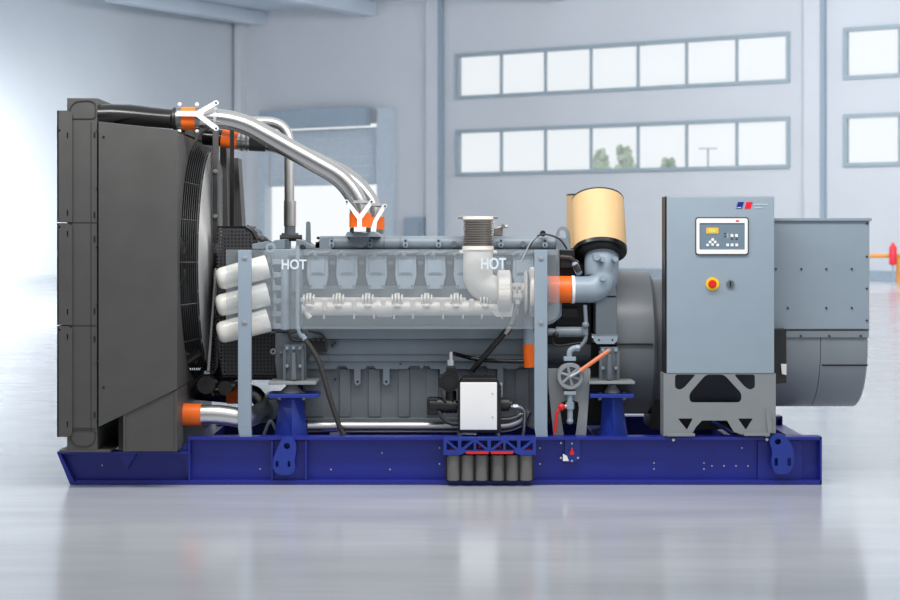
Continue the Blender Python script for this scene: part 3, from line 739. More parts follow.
# intake manifold tube along the top
zr = 7.2
m = MB(); ym = 0.36
m.tube(PX([(320, 243.2), (562, 243.2)], ym), zr * k(ym), 28)
m.prism([(315, 249.5), (313, 247), (322, 237), (332, 236.5), (332, 250)], 0.3, 0.6, 0.004)
m.prism([(556, 236.5), (566, 238), (571, 246), (571, 250), (556, 250)], 0.3, 0.6, 0.004)
im_ = m.build('intake_manifold', 'engine', eng)
m = MB()
for u in (331.5, 370, 405.5, 438.5, 501, 545): m.plate([rr(u - 2.6, u + 2.6, 238.5, 247.5, 2.4)], ym - 0.066, ym - 0.04)
m.build('clamp_plate', 'engine_lt', im_)
m = MB()
for u in (331.5, 370, 405.5, 438.5, 501, 545):
    m.fcyl(u, 240.8, ym - 0.072, ym - 0.06, 1); m.fcyl(u, 245.2, ym - 0.072, ym - 0.06, 1)
m.build('clamp_screw', 'black', im_)
m = MB()
for u in (384, 400, 464, 555): m.tube(PX([(u, 243.2), (u + 0.8, 243.2)], ym), (zr + 0.5) * k(ym), 24)
for u in (454, 523): m.fcyl(u, 244, ym - 0.065, ym, 3)
m.build('manifold_joint', 'engine_dk', im_)
m = MB(); m.prism([(345, 237), (347, 232), (351, 231.5), (374, 231.5), (379, 234), (380, 237)], 0.1, 0.6, 0.004)
m.plate([[(349.5, 236)] + [(359.5 - 10 * math.cos(a), 236 + 11.5 * math.sin(a)) for a in [PI * i / 12 for i in range(1, 12)]] + [(369.5, 236)]], 0.22, 0.36)
m.fcyl(359.5, 235, 0.085, 0.36, 2.4); m.build('thermostat_housing', 'engine', eng)
# rear bank
m = MB(); m.box(320, 560, 238, 262, 1.0, 1.35, 0.03); m.build('rear_bank', 'engine_dk', eng)
# lifting eyes
m = MB(); m.plate([rpoly([(556, 250), (556, 232), (560, 226.5), (566, 226.5), (570, 232), (571, 252)], 5), rr(559.5, 566, 230, 240, 3)], 0.42, 0.46); m.build('lifting_eye', 'engine', eng)
m = MB(); m.plate([[(305.5, 249), (306, 223), (307, 221.5), (309, 221.5), (310, 223), (310.5, 249)]], 0.6, 0.66); m.build('lifting_eye', 'engine', eng)
m = MB(); m.plate([circ(270.5, 247.5, 5, 24), circ(270.5, 248, 2.6, 16)], 0.24, 0.27); m.build('lifting_eye', 'engine_lt', eng)
# front gear housing
m = MB()
m.prism([(262, 249), (303, 249), (303, 333), (270, 333), (272, 318), (271, 300), (267, 275), (262, 262)], 0.34, 1.2, 0.006)
m.prism([(252, 244), (268, 241), (270, 249), (252, 249)], 0.3, 0.6, 0.004)
m.prism([(266, 246), (275, 240), (285, 239), (285, 249), (266, 249)], 0.4, 0.9, 0.004); m.prism([(296, 249), (296, 239), (304, 241), (316, 249)], 0.4, 0.9, 0.004)
m.build('gear_housing', 'engine', eng)
m = MB()
m.tube(fil(PX([(266, 250), (270, 265), (274, 285), (275, 305), (274, 326)], 0.31), 0.1), 2 * k(.31), 10)
m.tube(PX([(285, 262), (285, 330)], 0.30), 4.4 * k(.3), 16)
for v in (262, 275, 288, 301, 314, 326): m.prism([(272, v - 3), (281, v - 2.2), (281, v + 2.2), (272, v + 3)], 0.28, 0.34, 0.004)
m.build('housing_rib', 'engine_lt', eng)
m = MB(); m.prism([(293, 296), (297, 304), (293, 311), (291, 311), (294, 304), (290, 296)], 0.25, 0.34); m.box(288, 302, 254, 257, 0.25, 0.34, 0.003); m.box(291.5, 302, 266, 292, 0.26, 0.34, 0.003); m.build('sensor_block', 'engine_dk', eng)
m = MB()
for u, v in ((259, 243), (262, 240)): m.ball(W(u, v, 0.35), 0.022)
m.tube(fil(PX([(254, 246), (258, 238), (264, 237), (270, 243)], 0.4), 0.03), 0.012, 8)
m.tube(PX([(280, 238), (302, 238)], 0.75), 0.025, 10)
m.fcyl(318, 238, 0.3, 0.35, 1.5); m.box(315.5, 319.5, 242, 248, 0.3, 0.35); m.fcyl(302, 247, 0.3, 0.4, 2.5)
m.build('fitting', 'dark', eng)
# lower front: bracket with ribs and bolts
m = MB()
m.prism([(275, 333), (306, 333), (306, 380), (277, 380), (275, 360)], 0.30, 1.2, 0.006)
m.build('front_lower_housing', 'engine_dk', eng)
def foot(u, w, v0, v1, yb_):
    m = MB(); m.box(u - w / 2, u + w / 2, v0, v1 - 2, yb_, yb_ + 0.2, 0.004)
    m.prism([(u - 1.6, v0 + 8), (u + 1.6, v0 + 8), (u + 2.6, v1 - 2), (u - 2.2, v1 - 2)], yb_ - 0.07, yb_, 0.002)
    m.box(u - w / 2 - 1, u - w / 2 + 2, v0 + 4, v1, yb_ - 0.012, yb_ + .01); m.box(u + w / 2 - 2, u + w / 2 + 1, v0 + 4, v1, yb_ - 0.012, yb_ + .01)
    ft_ = m.build('mounting_foot', 'engine_dk', eng)
    m = MB()
    for du, dv in ((-6.5, 3), (0, 3), (6.5, 3), (-6.5, 21), (6.5, 21)): m.bolt(u + du, v0 + dv, yb_, 1.8, 0.02)
    m.build('foot_bolt', 'engine_lt', ft_)
foot(293.5, 19, 345, 382, 0.2); foot(609.5, 18, 347, 382, 0.2)
m = MB(); m.box(268, 316, 382, 384.8, 0.06, 0.5, 0.003); m.box(589, 635, 381.5, 384.2, 0.06, 0.5, 0.003); m.build('foot_plate', 'stand', eng)
for u, w in ((291.5, 11), (612, 8)):
    p = W(u, 394, 0.22)
    MB().lathe(p, (0, 0, 1), [(0, w * 1.05 * k(.2)), (0.02, w * 1.0 * k(.2)), (0.055, w * 0.55 * k(.2)), (0.065, w * 0.5 * k(.2))], 28).build('vibration_mount', 'zinc', eng)
    MB().lathe(W(u, 394.5, 0.22), (0, 0, 1), [(0, w * 1.3 * k(.2)), (0.012, w * 1.3 * k(.2))], 28).build('mount_pad', 'rubber', eng)
    m = MB()
    for du in (-12, 12): m.cyl(W(u + du, 392, 0.2), W(u + du, 400, 0.2), 0.013, seg=8)
    m.build('mount_bolt', 'zinc', eng)
# small pipes at the lower front corner
m = MB()
m.tube(fil(PX([(300, 331), (288, 333), (291, 340), (303, 341)], 0.27), 0.03), 0.01, 8); m.tube(fil(PX([(308, 331), (322, 334), (326, 340), (326, 350)], 0.3), 0.04), 0.008, 8)
m.tube(PX([(312, 340), (325, 340)], 0.32), 0.014, 8); m.box(311, 327, 338, 352, 0.36, 0.42, 0.003)
for u in (313, 318, 323): m.ball(W(u, 340, 0.3), 0.016)
m.build('fuel_line', 'dark', eng)
m = MB(); m.plate([circ(273, 351.5, 3, 16), circ(273, 351.5, 1.4, 10)], 0.28, 0.31); m.fcyl(281, 352.5, 0.28, 0.3, 1.4); m.build('lug_eye', 'engine', eng)
m = MB(); m.tube(fil(PX([(276, 430), (271, 420), (268, 424), (262, 440)], 0.3), .05), 0.012, 8); m.prism([(257, 402), (278, 398), (282, 416), (262, 424)], 0.55, 0.9, 0.02); m.fcyl(261, 413, 0.5, 0.7, 8); m.build('water_pump', 'engine', eng)
# exhaust manifold
ye = 0.21
m = MB()
m.tube(PX([(306, 308), (518, 308)], ye), 7.6 * k(ye), 24)
m.tube(PX([(302, 308), (306, 308)], ye), 5.5 * k(ye), 20); m.tube(fil(PX([(309, 304), (306, 312), (310, 318)], ye - .03), .02), 3 * k(ye), 10)
for i in range(7):
    uc = 310 + i * 29.4
    m.tube(fil(PX([(uc - 1, 296, 0.36), (uc - 1, 299, ye), (uc - 1, 305, ye)], ye), 0.04), 3.4 * k(ye), 14)
    for du in (-6.5, -3.2, 0, 3.2): m.tube(PX([(uc + du, 300.5), (uc + du + 1.5, 300.5)], ye - .012), (7.6 if du in (-3.2, 0) else 6.2) * k(ye), 20)
    m.ball(W(uc - 1, 306, ye - .06), 0.016, (1.6, 1, 1))
    m.prism([(uc + 12, 299), (uc + 17, 299), (uc + 16, 311), (uc + 13, 311)], ye - 0.062, ye, 0.004)
m.tube(PX([(377, 308), (392, 308)], ye), 9 * k(ye), 24)
m.prism([(300, 298), (466, 298), (466, 302), (300, 302)], ye - 0.03, 0.36, 0.004)
em_ = m.build('exhaust_manifold', 'cast', eng)
m = MB()
for u in (324, 354, 374, 394, 413, 443, 463, 482, 502): m.tube(PX([(u, 312), (u, 319)], ye - 0.03), 1.0 * k(ye), 8)
m.build('drain_pin', 'cast', em_)
# rear auxiliaries behind the right post
m = MB(); m.box(536, 592, 262, 345, 0.42, 1.2, 0.01); m.box(560, 575, 249, 268, 0.3, 0.6, 0.01); m.box(562, 578, 308, 318, 0.3, 0.5, 0.006); m.box(556, 586, 300, 326, 0.36, 0.5, 0.006); m.build('rear_gear_case', 'black', eng)
m = MB(); m.tube(PX([(536, 350), (590, 350)], 0.5), 12.5 * k(.5), 28); m.tube(PX([(545, 350), (548, 350)], 0.5), 13.3 * k(.5), 28); m.box(536, 592, 360, 395, 0.6, 1.1, 0.01); m.build('starter_motor', 'engine_dk', eng)
m = MB(); m.tube(PX([(556, 332), (584, 332)], 0.24), 5.2 * k(.24), 24); m.tube(PX([(548, 332), (556, 332)], 0.24), 3.6 * k(.24), 16); m.build('solenoid', 'engine', eng)
m = MB(); m.tube(fil(PX([(553, 335), (552, 343), (558, 346), (585, 342)], 0.22), 0.03), 0.008, 8); m.ball(W(556, 335, .2), .02); m.build('wiring', 'black', eng)
m = MB(); m.prism([(534, 311), (562, 300), (562, 316), (554, 323), (540, 328), (534, 328)], 0.24, 0.42, 0.008); m.build('charge_air_housing', 'engine', eng)
m = MB(); m.box(595, 617, 262, 336, 0.26, 1.35, 0.006); m.prism([(595, 296), (617, 296), (612, 270), (600, 270)], 0.2, 0.3, 0.004); m.box(596, 617, 297, 336, 0.21, 0.3, 0.004); m.build('flywheel_housing', 'engine_dk', eng)
m = MB(); m.plate([[(593, 335.5), (618, 335.5), (617, 341), (614, 344), (597, 344), (594, 341)], circ(599, 340, 1.1, 10), circ(612.5, 340, 1.1, 10)], 0.19, 0.21); m.box(593, 618, 335, 336, 0.19, 0.3); m.build('foot_bracket', 'engine_lt', eng)
m = MB(); m.box(590, 620, 343, 395, 0.5, 1.2, 0.01); m.box(540, 612, 380, 424, 0.62, 1.2, 0.01); m.build('rear_lower_housing', 'dark', eng)
m = MB(); m.tube(fil(PX([(534, 316), (530, 320), (529.5, 332), (530, 345)], 0.3), 0.03), 6.6 * k(.3), 20); m.build('charge_pipe', 'engine_lt', eng)
m = MB(); m.tube(PX([(530, 344), (531.5, 367)], 0.3), 7.4 * k(.3), 24); m.build('charge_coupling', 'orange', eng)
m = MB(); m.tube(fil(PX([(523, 258), (531, 243), (538, 235), (546, 234), (560, 238), (567, 249)], 0.26), .06), 0.007, 8); m.fcyl(543, 233.5, .26, .3, 3); m.build('harness', 'black', eng)
m = MB(); m.tube(fil(PX([(521, 262), (530, 243), (537, 236)], 0.25), .06), 0.006, 8); m.build('thin_line', 'engine_lt', eng)
m = MB(); m.tube(fil(PX([(560, 257), (572, 258), (576, 264)], 0.3), .04), 0.02, 10); m.tube(PX([(575, 265), (579, 272)], 0.22), 0.022, 10); m.build('breather_stub', 'dark', eng)

# turbocharger
tb = thing('turbocharger', 'pale cast turbocharger with exhaust elbow behind the clear guard', 'turbocharger', W(500, 325, 0.24))
yt = 0.235
def disc(m, u0, u1, v, r, y=yt, e=4): m.tube(PX([(u0, v), (u0 + 1.5, v), (u1 - 1.5, v), (u1, v)], y), 0, 32, rad=[(r - 3) * k(y), r * k(y), r * k(y), (r - 3) * k(y)])
m = MB()
m.tube(fil(PX([(478, 250), (478, 284), (498, 293)], yt), 0.16, 9) , 15 * k(yt) * 0.99, 32)
m.build('exhaust_elbow', 'cast', tb)
m = MB(); m.tube(PX([(492, 291.5), (497, 291.5)], yt), 14.5 * k(yt), 28); disc(m, 497, 511, 292, 22); m.prism([(492, 304), (516, 304), (516, 314), (511, 317), (496, 317), (492, 312)], 0.16, 0.34, 0.006); m.build('turbine_housing', 'cast', tb)
m = MB(); m.tube(PX([(510, 292), (526, 292)], yt), 9 * k(yt), 20)
for v in (283, 290, 297): m.box(513, 516.5, v, v + 4, 0.14, 0.2, 0.003); m.box(518, 521.5, v, v + 4, 0.14, 0.2, 0.003)
m.box(513, 522, 294, 298, 0.12, 0.2, 0.003); m.cyl(W(517.5, 298, 0.15), W(517.5, 304, 0.15), 0.02); m.build('bearing_housing', 'cast', tb)
m = MB(); disc(m, 524, 527.5, 292, 21.5); disc(m, 529, 536, 292, 25); m.build('compressor_housing', 'cast', tb)
m = MB(); m.tube(PX([(536, 290), (548, 290)], yt), 15 * k(yt), 28); m.build('inlet_neck', 'engine_lt', tb)
m = MB(); p = W(478, 246, yt); prof = []
H_ = 26 * k(yt)
for i in range(11):
    z = H_ * i / 11; prof += [(z, 13.2 * k(yt)), (z + H_ / 44, 15.2 * k(yt)), (z + H_ / 22, 15.2 * k(yt)), (z + 3 * H_ / 44, 13.2 * k(yt))]
m.lathe(p, (0, 0, 1), prof, 36); m.build('bellows', 'bellows', tb)
m = MB()
for v0, v1 in ((220.5, 216.5), (251.5, 246)):
    p = W(478, v0, yt); h_ = (v0 - v1) * k(yt); m.lathe(p, (0, 0, 1), [(0, 14.5 * k(yt)), (h_ * 0.3, 16.2 * k(yt)), (h_, 15.6 * k(yt)), (h_, 13 * k(yt))], 36)
m.build('flange', 'cast', tb)
m = MB()
for s_ in (-1, 1):
    m.box(478 + s_ * 17 - 3, 478 + s_ * 17 + 3, 216.2, 219, yt - .03, yt + .03, 0.003)
m.build('flange_ear', 'bellows', tb)
m = MB()
for s_ in (-1, 1): m.box(478 + s_ * 16.5 - 2, 478 + s_ * 16.5 + 2.5, 250.5, 253.5, yt - .03, yt + .03, 0.004)
m.build('flange_ear', 'cast', tb)
te = thing('temperature_probe', 'small metal probe fitting sticking up right of the bellows', 'sensor', W(497, 236, 0.4))
m = MB(); m.prism([(493.5, 236), (494, 228.5), (499, 226.5), (503.5, 226), (503, 236)], 0.36, 0.44, 0.006); m.fcyl(503, 226.5, 0.34, 0.42, 2.2); m.tube(PX([(503, 226.5), (508, 226.5)], .38), .009, 8); m.build('probe_body', 'bellows', te)

# oil filters (three white canisters), pointing left and down
for i, (u0, v0, u1, v1, nm) in enumerate(((220.5, 279, 267.5, 266.5, 'top'), (220, 305.5, 268, 294, 'middle'), (221, 332.5, 268.5, 320, 'bottom'))):
    a = W(u0, v0, 0.2); b_ = W(u1, v1, 0.26); L = (b_ - a).length; r = 11.2 * k(.2)
    t = thing('oil_filter', 'white cylindrical oil filter canister, %s of the three stacked behind the left post' % nm, 'oil filter', a, 'white oil filters at the engine front')
    MB().lathe(a, b_ - a, [(-0.028, r * 0.35), (-0.024, r * 0.62), (-0.012, r * 0.86), (0.01, r * 0.98), (0.03, r), (L - 0.01, r * 1.08), (L, r * 1.05)], 36).build('canister', 'filterw', t)
    MB().lathe(a + (b_ - a).normalized() * L, b_ - a, [(0, r * 1.04), (0.02, r * 1.04)], 36).build('filter_seal', 'dark', t)
# perforated belt guard
bg = thing('belt_guard', 'black perforated sheet guard between the fan and the engine front', 'guard', W(245, 385, 0.6))
m = MB()
m.prism([(217, 232), (222, 227), (246, 227), (252, 230), (258, 241), (262, 250), (262, 262), (275, 262), (275, 330), (284, 340), (284, 376), (222, 376), (216, 330)], 0.4, 1.0)
m.build('perforated_cover', 'perf', bg)
m = MB(); m.prism([(221, 236), (250, 234), (256, 262), (270, 262), (270, 335), (278, 345), (278, 373), (226, 373), (222, 330)], 0.46, 0.94); m.build('pulley_block', 'black', bg)
m = MB(); m.tube(fil(PX([(246, 227), (252, 230), (258, 241), (261, 250)], 0.41), .04), 0.02, 8); m.box(222, 284, 375, 377, 0.4, 1.0); m.box(217, 247, 226, 228, 0.4, 1.0); m.build('guard_edge', 'black', bg)
m = MB()
for j in range(4):
    for i in range(9 - j * 2): pass
m.box(229, 284, 377.2, 380, .8, 1.0); m.build('lower_edge', 'dark', bg)

# safety guard: two posts and a clear panel
gd = thing('safety_guard', 'clear guard panel with lettering on two blue-grey posts in front of the engine', 'guard', W(395, 437, 0.06))
for u0, u1, vb in ((238, 251, 437), (534.5, 547.3, 437)):
    m = MB(); m.box(u0, u1, 250, vb - 9, 0.02, 0.075, 0.002); 
    m.prism([(u0, vb - 9), (u1, vb - 9), (u1 + .5, vb), (u0 + 1.5, vb)], 0.02, 0.075, 0.002)
    m.build('post', 'post', gd)
m = MB()
for u, v in ((244.5, 257.5), (244.5, 322), (541, 258), (541, 322.3)): m.fcyl(u, v, 0.012, 0.02, 2.2); m.bolt(u, v, 0.012, 1.2, 0.006)
m.build('post_bolt', 'zinc', gd)
m = MB(); m.plate([[(226, 249.5), (559.5, 249.5), (559.5, 312), (556, 318), (547, 322), (540, 329), (268, 329), (258, 322), (226, 322)]], 0.08, 0.086); m.build('clear_panel', 'acrylic', gd)
text('lettering', 'HOT', 281, 269, 13.5, 0.078, 'pale', gd, 0.0006, width=25)
text('lettering', 'HOT', 480.5, 268.8, 15.5, 0.078, 'pale', gd, 0.0006, width=25)

# ================================================================ AIR FILTERS AND ELBOW
def airfilter(bu, bv, yb, label, lean=0.48):
    b_ = W(bu, bv, yb); ax = Vector((0, lean, math.sqrt(1 - lean * lean))); L = 0.415; r = 26.8 * k(yb)
    t = thing('air_filter', label, 'air filter', b_, 'tan air filters above the engine end')
    MB().lathe(b_, ax, [(0.012, r), (L, r * 0.985)], 48).build('filter_element', 'tan', t)
    MB().lathe(b_ + ax * L, ax, [(0, r * 0.99), (0.012, r * 0.99), (0.014, r * 0.9)], 48).build('end_cap', 'dark', t)
    MB().lathe(b_ - ax * 0.012, ax, [(0, r * 0.86), (0.0, r * 1.0), (0.026, r * 1.02)], 48).build('rubber_seal', 'rubber', t)
    MB().lathe(b_ - ax * 0.028, ax, [(0, r * 0.55), (0, r * 0.8), (0.02, r * 0.84)], 48).build('seal_ring', 'black', t)
airfilter(600, 251.5, 0.34, 'front tan cylindrical air filter with black rim underneath')
airfilter(593, 250, 1.15, 'rear tan air filter, mostly hidden behind the front one', 0.0)
el = thing('intake_elbow', 'grey cast intake elbow under the tan air filter with orange coupling', 'pipe elbow', W(590, 300, 0.3))
m = MB(); pth = fil(PX([(572, 289.5, .24), (602, 289.5, .26), (601.5, 251, .37)], 0.3), 0.2, 14)
n = len(pth); rads = [(13.2 + 4.2 * (i / (n - 1)) ** 1.2) * k(.3) for i in range(n)]
m.tube(pth, 0, 32, rad=rads); m.build('elbow', 'engine_lt', el)
m = MB(); m.tube(PX([(548, 289.5), (571, 289.5)], .24), 13.4 * k(.24), 32); m.build('coupling', 'orange', el)
m = MB(); m.tube(PX([(571.5, 289.5), (574.5, 289.5)], .24), 13.9 * k(.24), 32); m.build('clamp_band', 'bracket', el)
m = MB()
for u, v, r in ((597, 257, 3.6), (603, 259.5, 2.4), (615.5, 259, 2.6), (603, 278, 3)): m.fcyl(u, v, 0.13, 0.3, r, 14)
m.cyl(W(575, 264, .3), W(579, 273, .22), 0.024); m.build('boss', 'engine_lt', el)

# ================================================================ ALTERNATOR
al = thing('alternator', 'round grey alternator with square terminal box at the right end', 'alternator', W(760, 413, 0.8))
ca = W(0, 342, 0.8); za = ca.z; RA = 71.5 * k(0.8)
def Xn(u, y=0.3): return W(u, 0, y).x
m = MB(); m.lathe((Xn(615), 0.8, za), (1, 0, 0), [(0, RA - 0.03), (0.01, RA), (Xn(654) - Xn(615), RA), (Xn(657) - Xn(615), RA - 0.02)], 80); m.build('coupling_ring', 'alt_dk', al)
m = MB(); m.box(614, 653, 343.5, 345, 0.252, 0.3); m.build('ring_seam', 'black', al)
m = MB(); m.lathe((Xn(656), 0.8, za), (1, 0, 0), [(0, RA * 0.9), (Xn(760) - Xn(656), RA * 0.9)], 80); m.build('rotor_casing', 'alt_dk', al)
m = MB(); RC = 64 * k(0.8); m.lathe((Xn(760), 0.8, za), (1, 0, 0), [(0, RC * .98), (0.01, RC), (Xn(821) - Xn(760), RC)], 80); m.lathe((Xn(821.6), 0.8, za), (1, 0, 0), [(0, RC), (Xn(867) - Xn(821.6), RC), (Xn(869) - Xn(821.6), RC - 0.015)], 80); m.build('end_casing', 'alt', al)
m = MB(); m.box(822, 868, 364.5, 366, 0.8 - RC - 0.002 + 0.02, 0.45); m.build('casing_seam', 'black', al)
m = MB(); m.box(700, 869.5, 220.5, 329, 0.30, 1.3, 0.003); m.box(698, 872, 218, 220.8, 0.28, 1.32, 0.002); tbx = m.build('terminal_box', 'cab', al)
m = MB(); m.box(786, 869, 331, 337.5, 0.31, 1.2, 0.002); m.box(760, 869, 329, 331, 0.33, 1.2); m.build('box_flange', 'alt', al)
m = MB()
for u, v in ((776, 269), (801.5, 269), (826.5, 269), (852, 269), (788, 308), (826.5, 308), (852, 308), (867, 223.5), (867, 256.5), (867, 288.5), (867, 320.5)): m.fcyl(u, v, 0.292, 0.30, 1, 10)
for u in (801, 829.5, 861): m.fcyl(u, 336, 0.3, 0.31, 1, 10)
m.build('box_screw', 'dark', tbx)
m = MB(); m.prism([(774.5, 329), (786.5, 329), (786.5, 383), (774.5, 384)], 0.2, 0.3, 0.003); m.build('side_bracket', 'dark', al)
m = MB(); m.prism([(781, 364), (786.5, 364), (786.5, 375), (782, 374)], 0.185, 0.2); m.build('rating_plate', 'bracket', al)
m = MB(); m.wbox(Xn(655), Xn(772), 0.55, 1.05, 0.33, za - RA * 0.75, 0.005); m.build('alternator_foot', 'dark', al)

# ================================================================ CONTROL CABINET
cab = thing('control_cabinet', 'light grey control cabinet with display on a cut-out sheet stand', 'control cabinet', W(720, 437, 0.15))
yc0 = -0.02
m = MB(); a = W(665.2, 373.3, 0.0); c = W(774, 196.3, 0.0); m.wbox(a.x, c.x, 0.01, 0.20, a.z, c.z, 0.003); m.build('cabinet_body', 'black', cab)
m = MB(); m.box(667, 774.3, 196.5, 373.3, yc0, 0.008, 0.004); m.build('door', 'cab', cab)
m = MB(); m.plate([rr(695.5, 748.6, 217.3, 255, 2.5)], yc0 - 0.006, yc0); m.build('display_gasket', 'dark', cab)
dp = MB().plate([rr(696.5, 747.7, 218.3, 254, 2.2), rr(699.5, 744.8, 223, 249.6, 0.8)], yc0 - 0.016, yc0 - 0.006).build('display_panel', 'white', cab)
yd = yc0 - 0.010
m = MB(); m.box(699, 745.5, 222.5, 250, yd, yc0 - 0.006); m.build('display_face', 'hmi', dp)
m = MB(); m.plate([rr(706.2, 718.6, 227.6, 233.6, 1)], yd - 0.003, yd); m.build('screen_frame', 'lcdf', dp)
m = MB(); m.box(709, 716, 229, 232.3, yd - 0.004, yd - 0.003); m.build('screen', 'lcd', dp)
m = MB()
for u, v in ((732, 235.6), (736.6, 235.6), (727.7, 245), (732.2, 245), (736.8, 245)): m.box(u - 1.4, u + 1.4, v - 1.4, v + 1.4, yd - 0.004, yd, 0.001)
for u, v in ((707.6, 245), (717.8, 245), (712.7, 239.5), (712.7, 244.5), (710.2, 242), (715.2, 242)): m.fcyl(u, v, yd - 0.004, yd, 1.5, 10)
m.box(727.7, 728.1, 233, 238, yd - 0.002, yd)
m.build('key_button', 'white', dp)
m = MB(); m.box(735.8, 739, 220.2, 221.6, yc0 - 0.018, yc0 - 0.016); m.build('badge', 'logo_r', dp)
m = MB()
for u, v in ((725, 233.5), (725, 236.5), (732, 239), (736.6, 239)): m.box(u - 1, u + 1, v - .5, v + .5, yd - 0.002, yd)
m.build('printed_mark', 'dark', dp)
m = MB(); m.fcyl(712.6, 284, yc0 - 0.008, yc0, 6.6, 28); es = m.build('emergency_stop', 'yellow', cab)
m = MB(); m.fcyl(712.6, 284, yc0 - 0.03, yc0 - 0.008, 4, 24); m.fcyl(712.6, 284, yc0 - 0.034, yc0 - 0.03, 3, 24); m.build('stop_button', 'red', es)
m = MB(); m.fcyl(730.5, 284, yc0 - 0.012, yc0, 3.9, 24); ks = m.build('key_switch', 'engine_dk', cab)
m = MB(); m.box(729.9, 731.1, 281.5, 286.5, yc0 - 0.02, yc0 - 0.012); m.build('key', 'black', ks)
yl_ = yc0 - 0.003
m = MB(); m.plate([[(738, 202), (743.9, 202), (741.9, 208.6), (736, 208.6)]], yl_, yc0); em = m.build('emblem', 'logo_b', cab)
m = MB(); m.plate([[(746.4, 202), (752.6, 202), (750.5, 208.6), (744.6, 208.6)]], yl_, yc0); m.build('emblem_block', 'logo_r', em)
text('emblem_name', 'mtu', 736.6, 208.1, 2.2, yl_ - .001, 'pale', em, 0.0004, width=4.4)
text('emblem_wording', 'A Rolls-Royce', 754, 205.2, 2.6, yl_, 'pale', em, 0.0004, width=14)
text('emblem_wording', 'solution', 754, 208.3, 2.6, yl_, 'pale', em, 0.0004, width=8)
# stand
out = [(663.5, 373.4), (775.8, 373.4), (775.8, 433), (769, 433.5), (764, 434.5), (742, 434.5), (734, 432), (727, 420.5), (702, 420.5), (696, 427), (692, 434), (690, 435), (664, 436)]
hl = [rpoly([(675, 374.5), (696, 374.5), (684, 388), (680, 390), (675, 388)], 3), rpoly([(755, 388), (750, 390), (745, 387), (734, 374.5), (755, 374.5)], 3),
      rpoly([(706, 374.5), (724, 374.5), (742, 394), (741, 402.5), (690, 402.5), (689, 394)], 4),
      rpoly([(678, 418.5), (693, 418.5), (687, 430)], 1.5), rpoly([(738, 418.5), (753, 418.5), (746, 430)], 1.5)]
m = MB(); m.plate([out] + hl, -0.015, -0.003)
a = W(663.5, 436, -0.015); c = W(775.8, 373.6, -0.015)
m.wbox(a.x, a.x + 0.012, -0.003, 0.18, 0.34, c.z); m.wbox(c.x - 0.012, c.x, -0.003, 0.18, 0.34, c.z)
m.plate([[(766, 409), (771, 415), (772, 432), (768, 433)], ], -0.03, -0.015)
stn = m.build('stand', 'stand', cab)
m = MB(); m.box(667, 695, 433.5, 436.5, -0.03, -0.015, 0.002); m.box(744, 770, 433, 436, -0.03, -0.015, 0.002); m.build('stand_foot', 'stand', stn)
m = MB(); m.bolt(673.5, 440, 0.0, 1.6, 0.02); m.bolt(767, 439.5, 0.0, 1.6, 0.02); m.build('anchor_bolt', 'zinc', stn)
cb = thing('cable_bundle', 'black cables and blue strut glimpsed through the cabinet stand opening', 'cable', W(725, 433, 0.5))
m = MB(); m.tube(fil(PX([(718, 421), (726, 420), (733, 428), (738, 436)], 0.5), .05), 0.03, 10); m.tube(fil(PX([(722, 424), (730, 420), (737, 430), (739, 437)], 0.56), .05), 0.03, 10); m.build('cable', 'black', cb)
m = MB(); m.tube(PX([(713, 421), (733, 434)], 0.46), 0.014, 8); m.build('strut', 'blue2', cb)

# ================================================================ COOLANT HEATER, PUMPS
ph = thing('coolant_preheater', 'black preheater unit with plain white front cover low on the engine', 'heater', W(479, 436, 0.1))
m = MB(); m.prism([(458, 386), (463, 378), (496, 378), (501, 386), (501, 433), (458, 433)], 0.05, 0.3, 0.006); m.build('heater_body', 'black', ph)
m = MB(); m.box(460.2, 497, 382.5, 430, 0.03, 0.05, 0.004); fc_ = m.build('front_cover', 'white', ph)
m = MB(); m.bolt(492.5, 393.5, .03, .8, .004); m.bolt(492.5, 417, .03, .8, .004); m.build('cover_screw', 'zinc', fc_)
m = MB()
for u in (459.5, 498): m.cyl(W(u, 431, 0.1), W(u, 437, 0.1), 0.018, seg=12)
m.build('rubber_foot', 'steel_b', ph)
m = MB()
m.tube(PX([(428, 405), (430, 405), (442, 405), (458, 407)], 0.15), 0, 20, rad=[7 * k(.1), 8.5 * k(.1), 8 * k(.1), 6 * k(.1)]); m.box(427, 438, 398, 416, 0.1, 0.22, 0.01)
for u in (442, 446, 450, 454): m.tube(PX([(u, 406), (u + 1.5, 406)], 0.15), 7.6 * k(.1), 20)
m.build('pump_motor', 'black', ph)
m = MB(); m.fcyl(449.5, 382, 0.1, 0.25, 9.8, 28); m.fcyl(449.5, 382, 0.085, 0.1, 6.5, 28); m.box(438.5, 446, 376, 388, 0.11, 0.24, 0.005); m.tube(PX([(451, 391), (451, 400)], .16), 5.5 * k(.1), 16); m.box(446, 456, 367, 374, .13, .22, .004)
m.build('valve_head', 'black', ph)
m = MB(); m.tube(fil(PX([(441, 389), (442, 395), (446, 402)], 0.1), .03), 0.008, 8); m.tube(fil(PX([(438, 411), (443, 419), (451, 424), (460, 424)], 0.1), .05), 0.016, 10); m.build('lower_hose', 'dark', ph)
m = MB(); m.tube(PX([(501, 404.5), (509, 404.5)], 0.16), 6.8 * k(.1), 20); m.tube(PX([(509, 404.5), (512, 404.5)], 0.16), 4 * k(.1), 16); m.build('outlet_stub', 'dark', ph)
m = MB(); m.tube(fil(PX([(511, 407), (519, 407), (525, 410), (524.5, 425), (523, 437)], 0.14), .04), 2 * k(.1), 12); m.tube(PX([(513, 407), (518, 407)], .14), 3 * k(.1), 6); m.tube(fil(PX([(500, 419), (512, 419), (522, 414)], 0.2), .04), 2.2 * k(.1), 12); m.build('outlet_pipe', 'steel_b', ph)
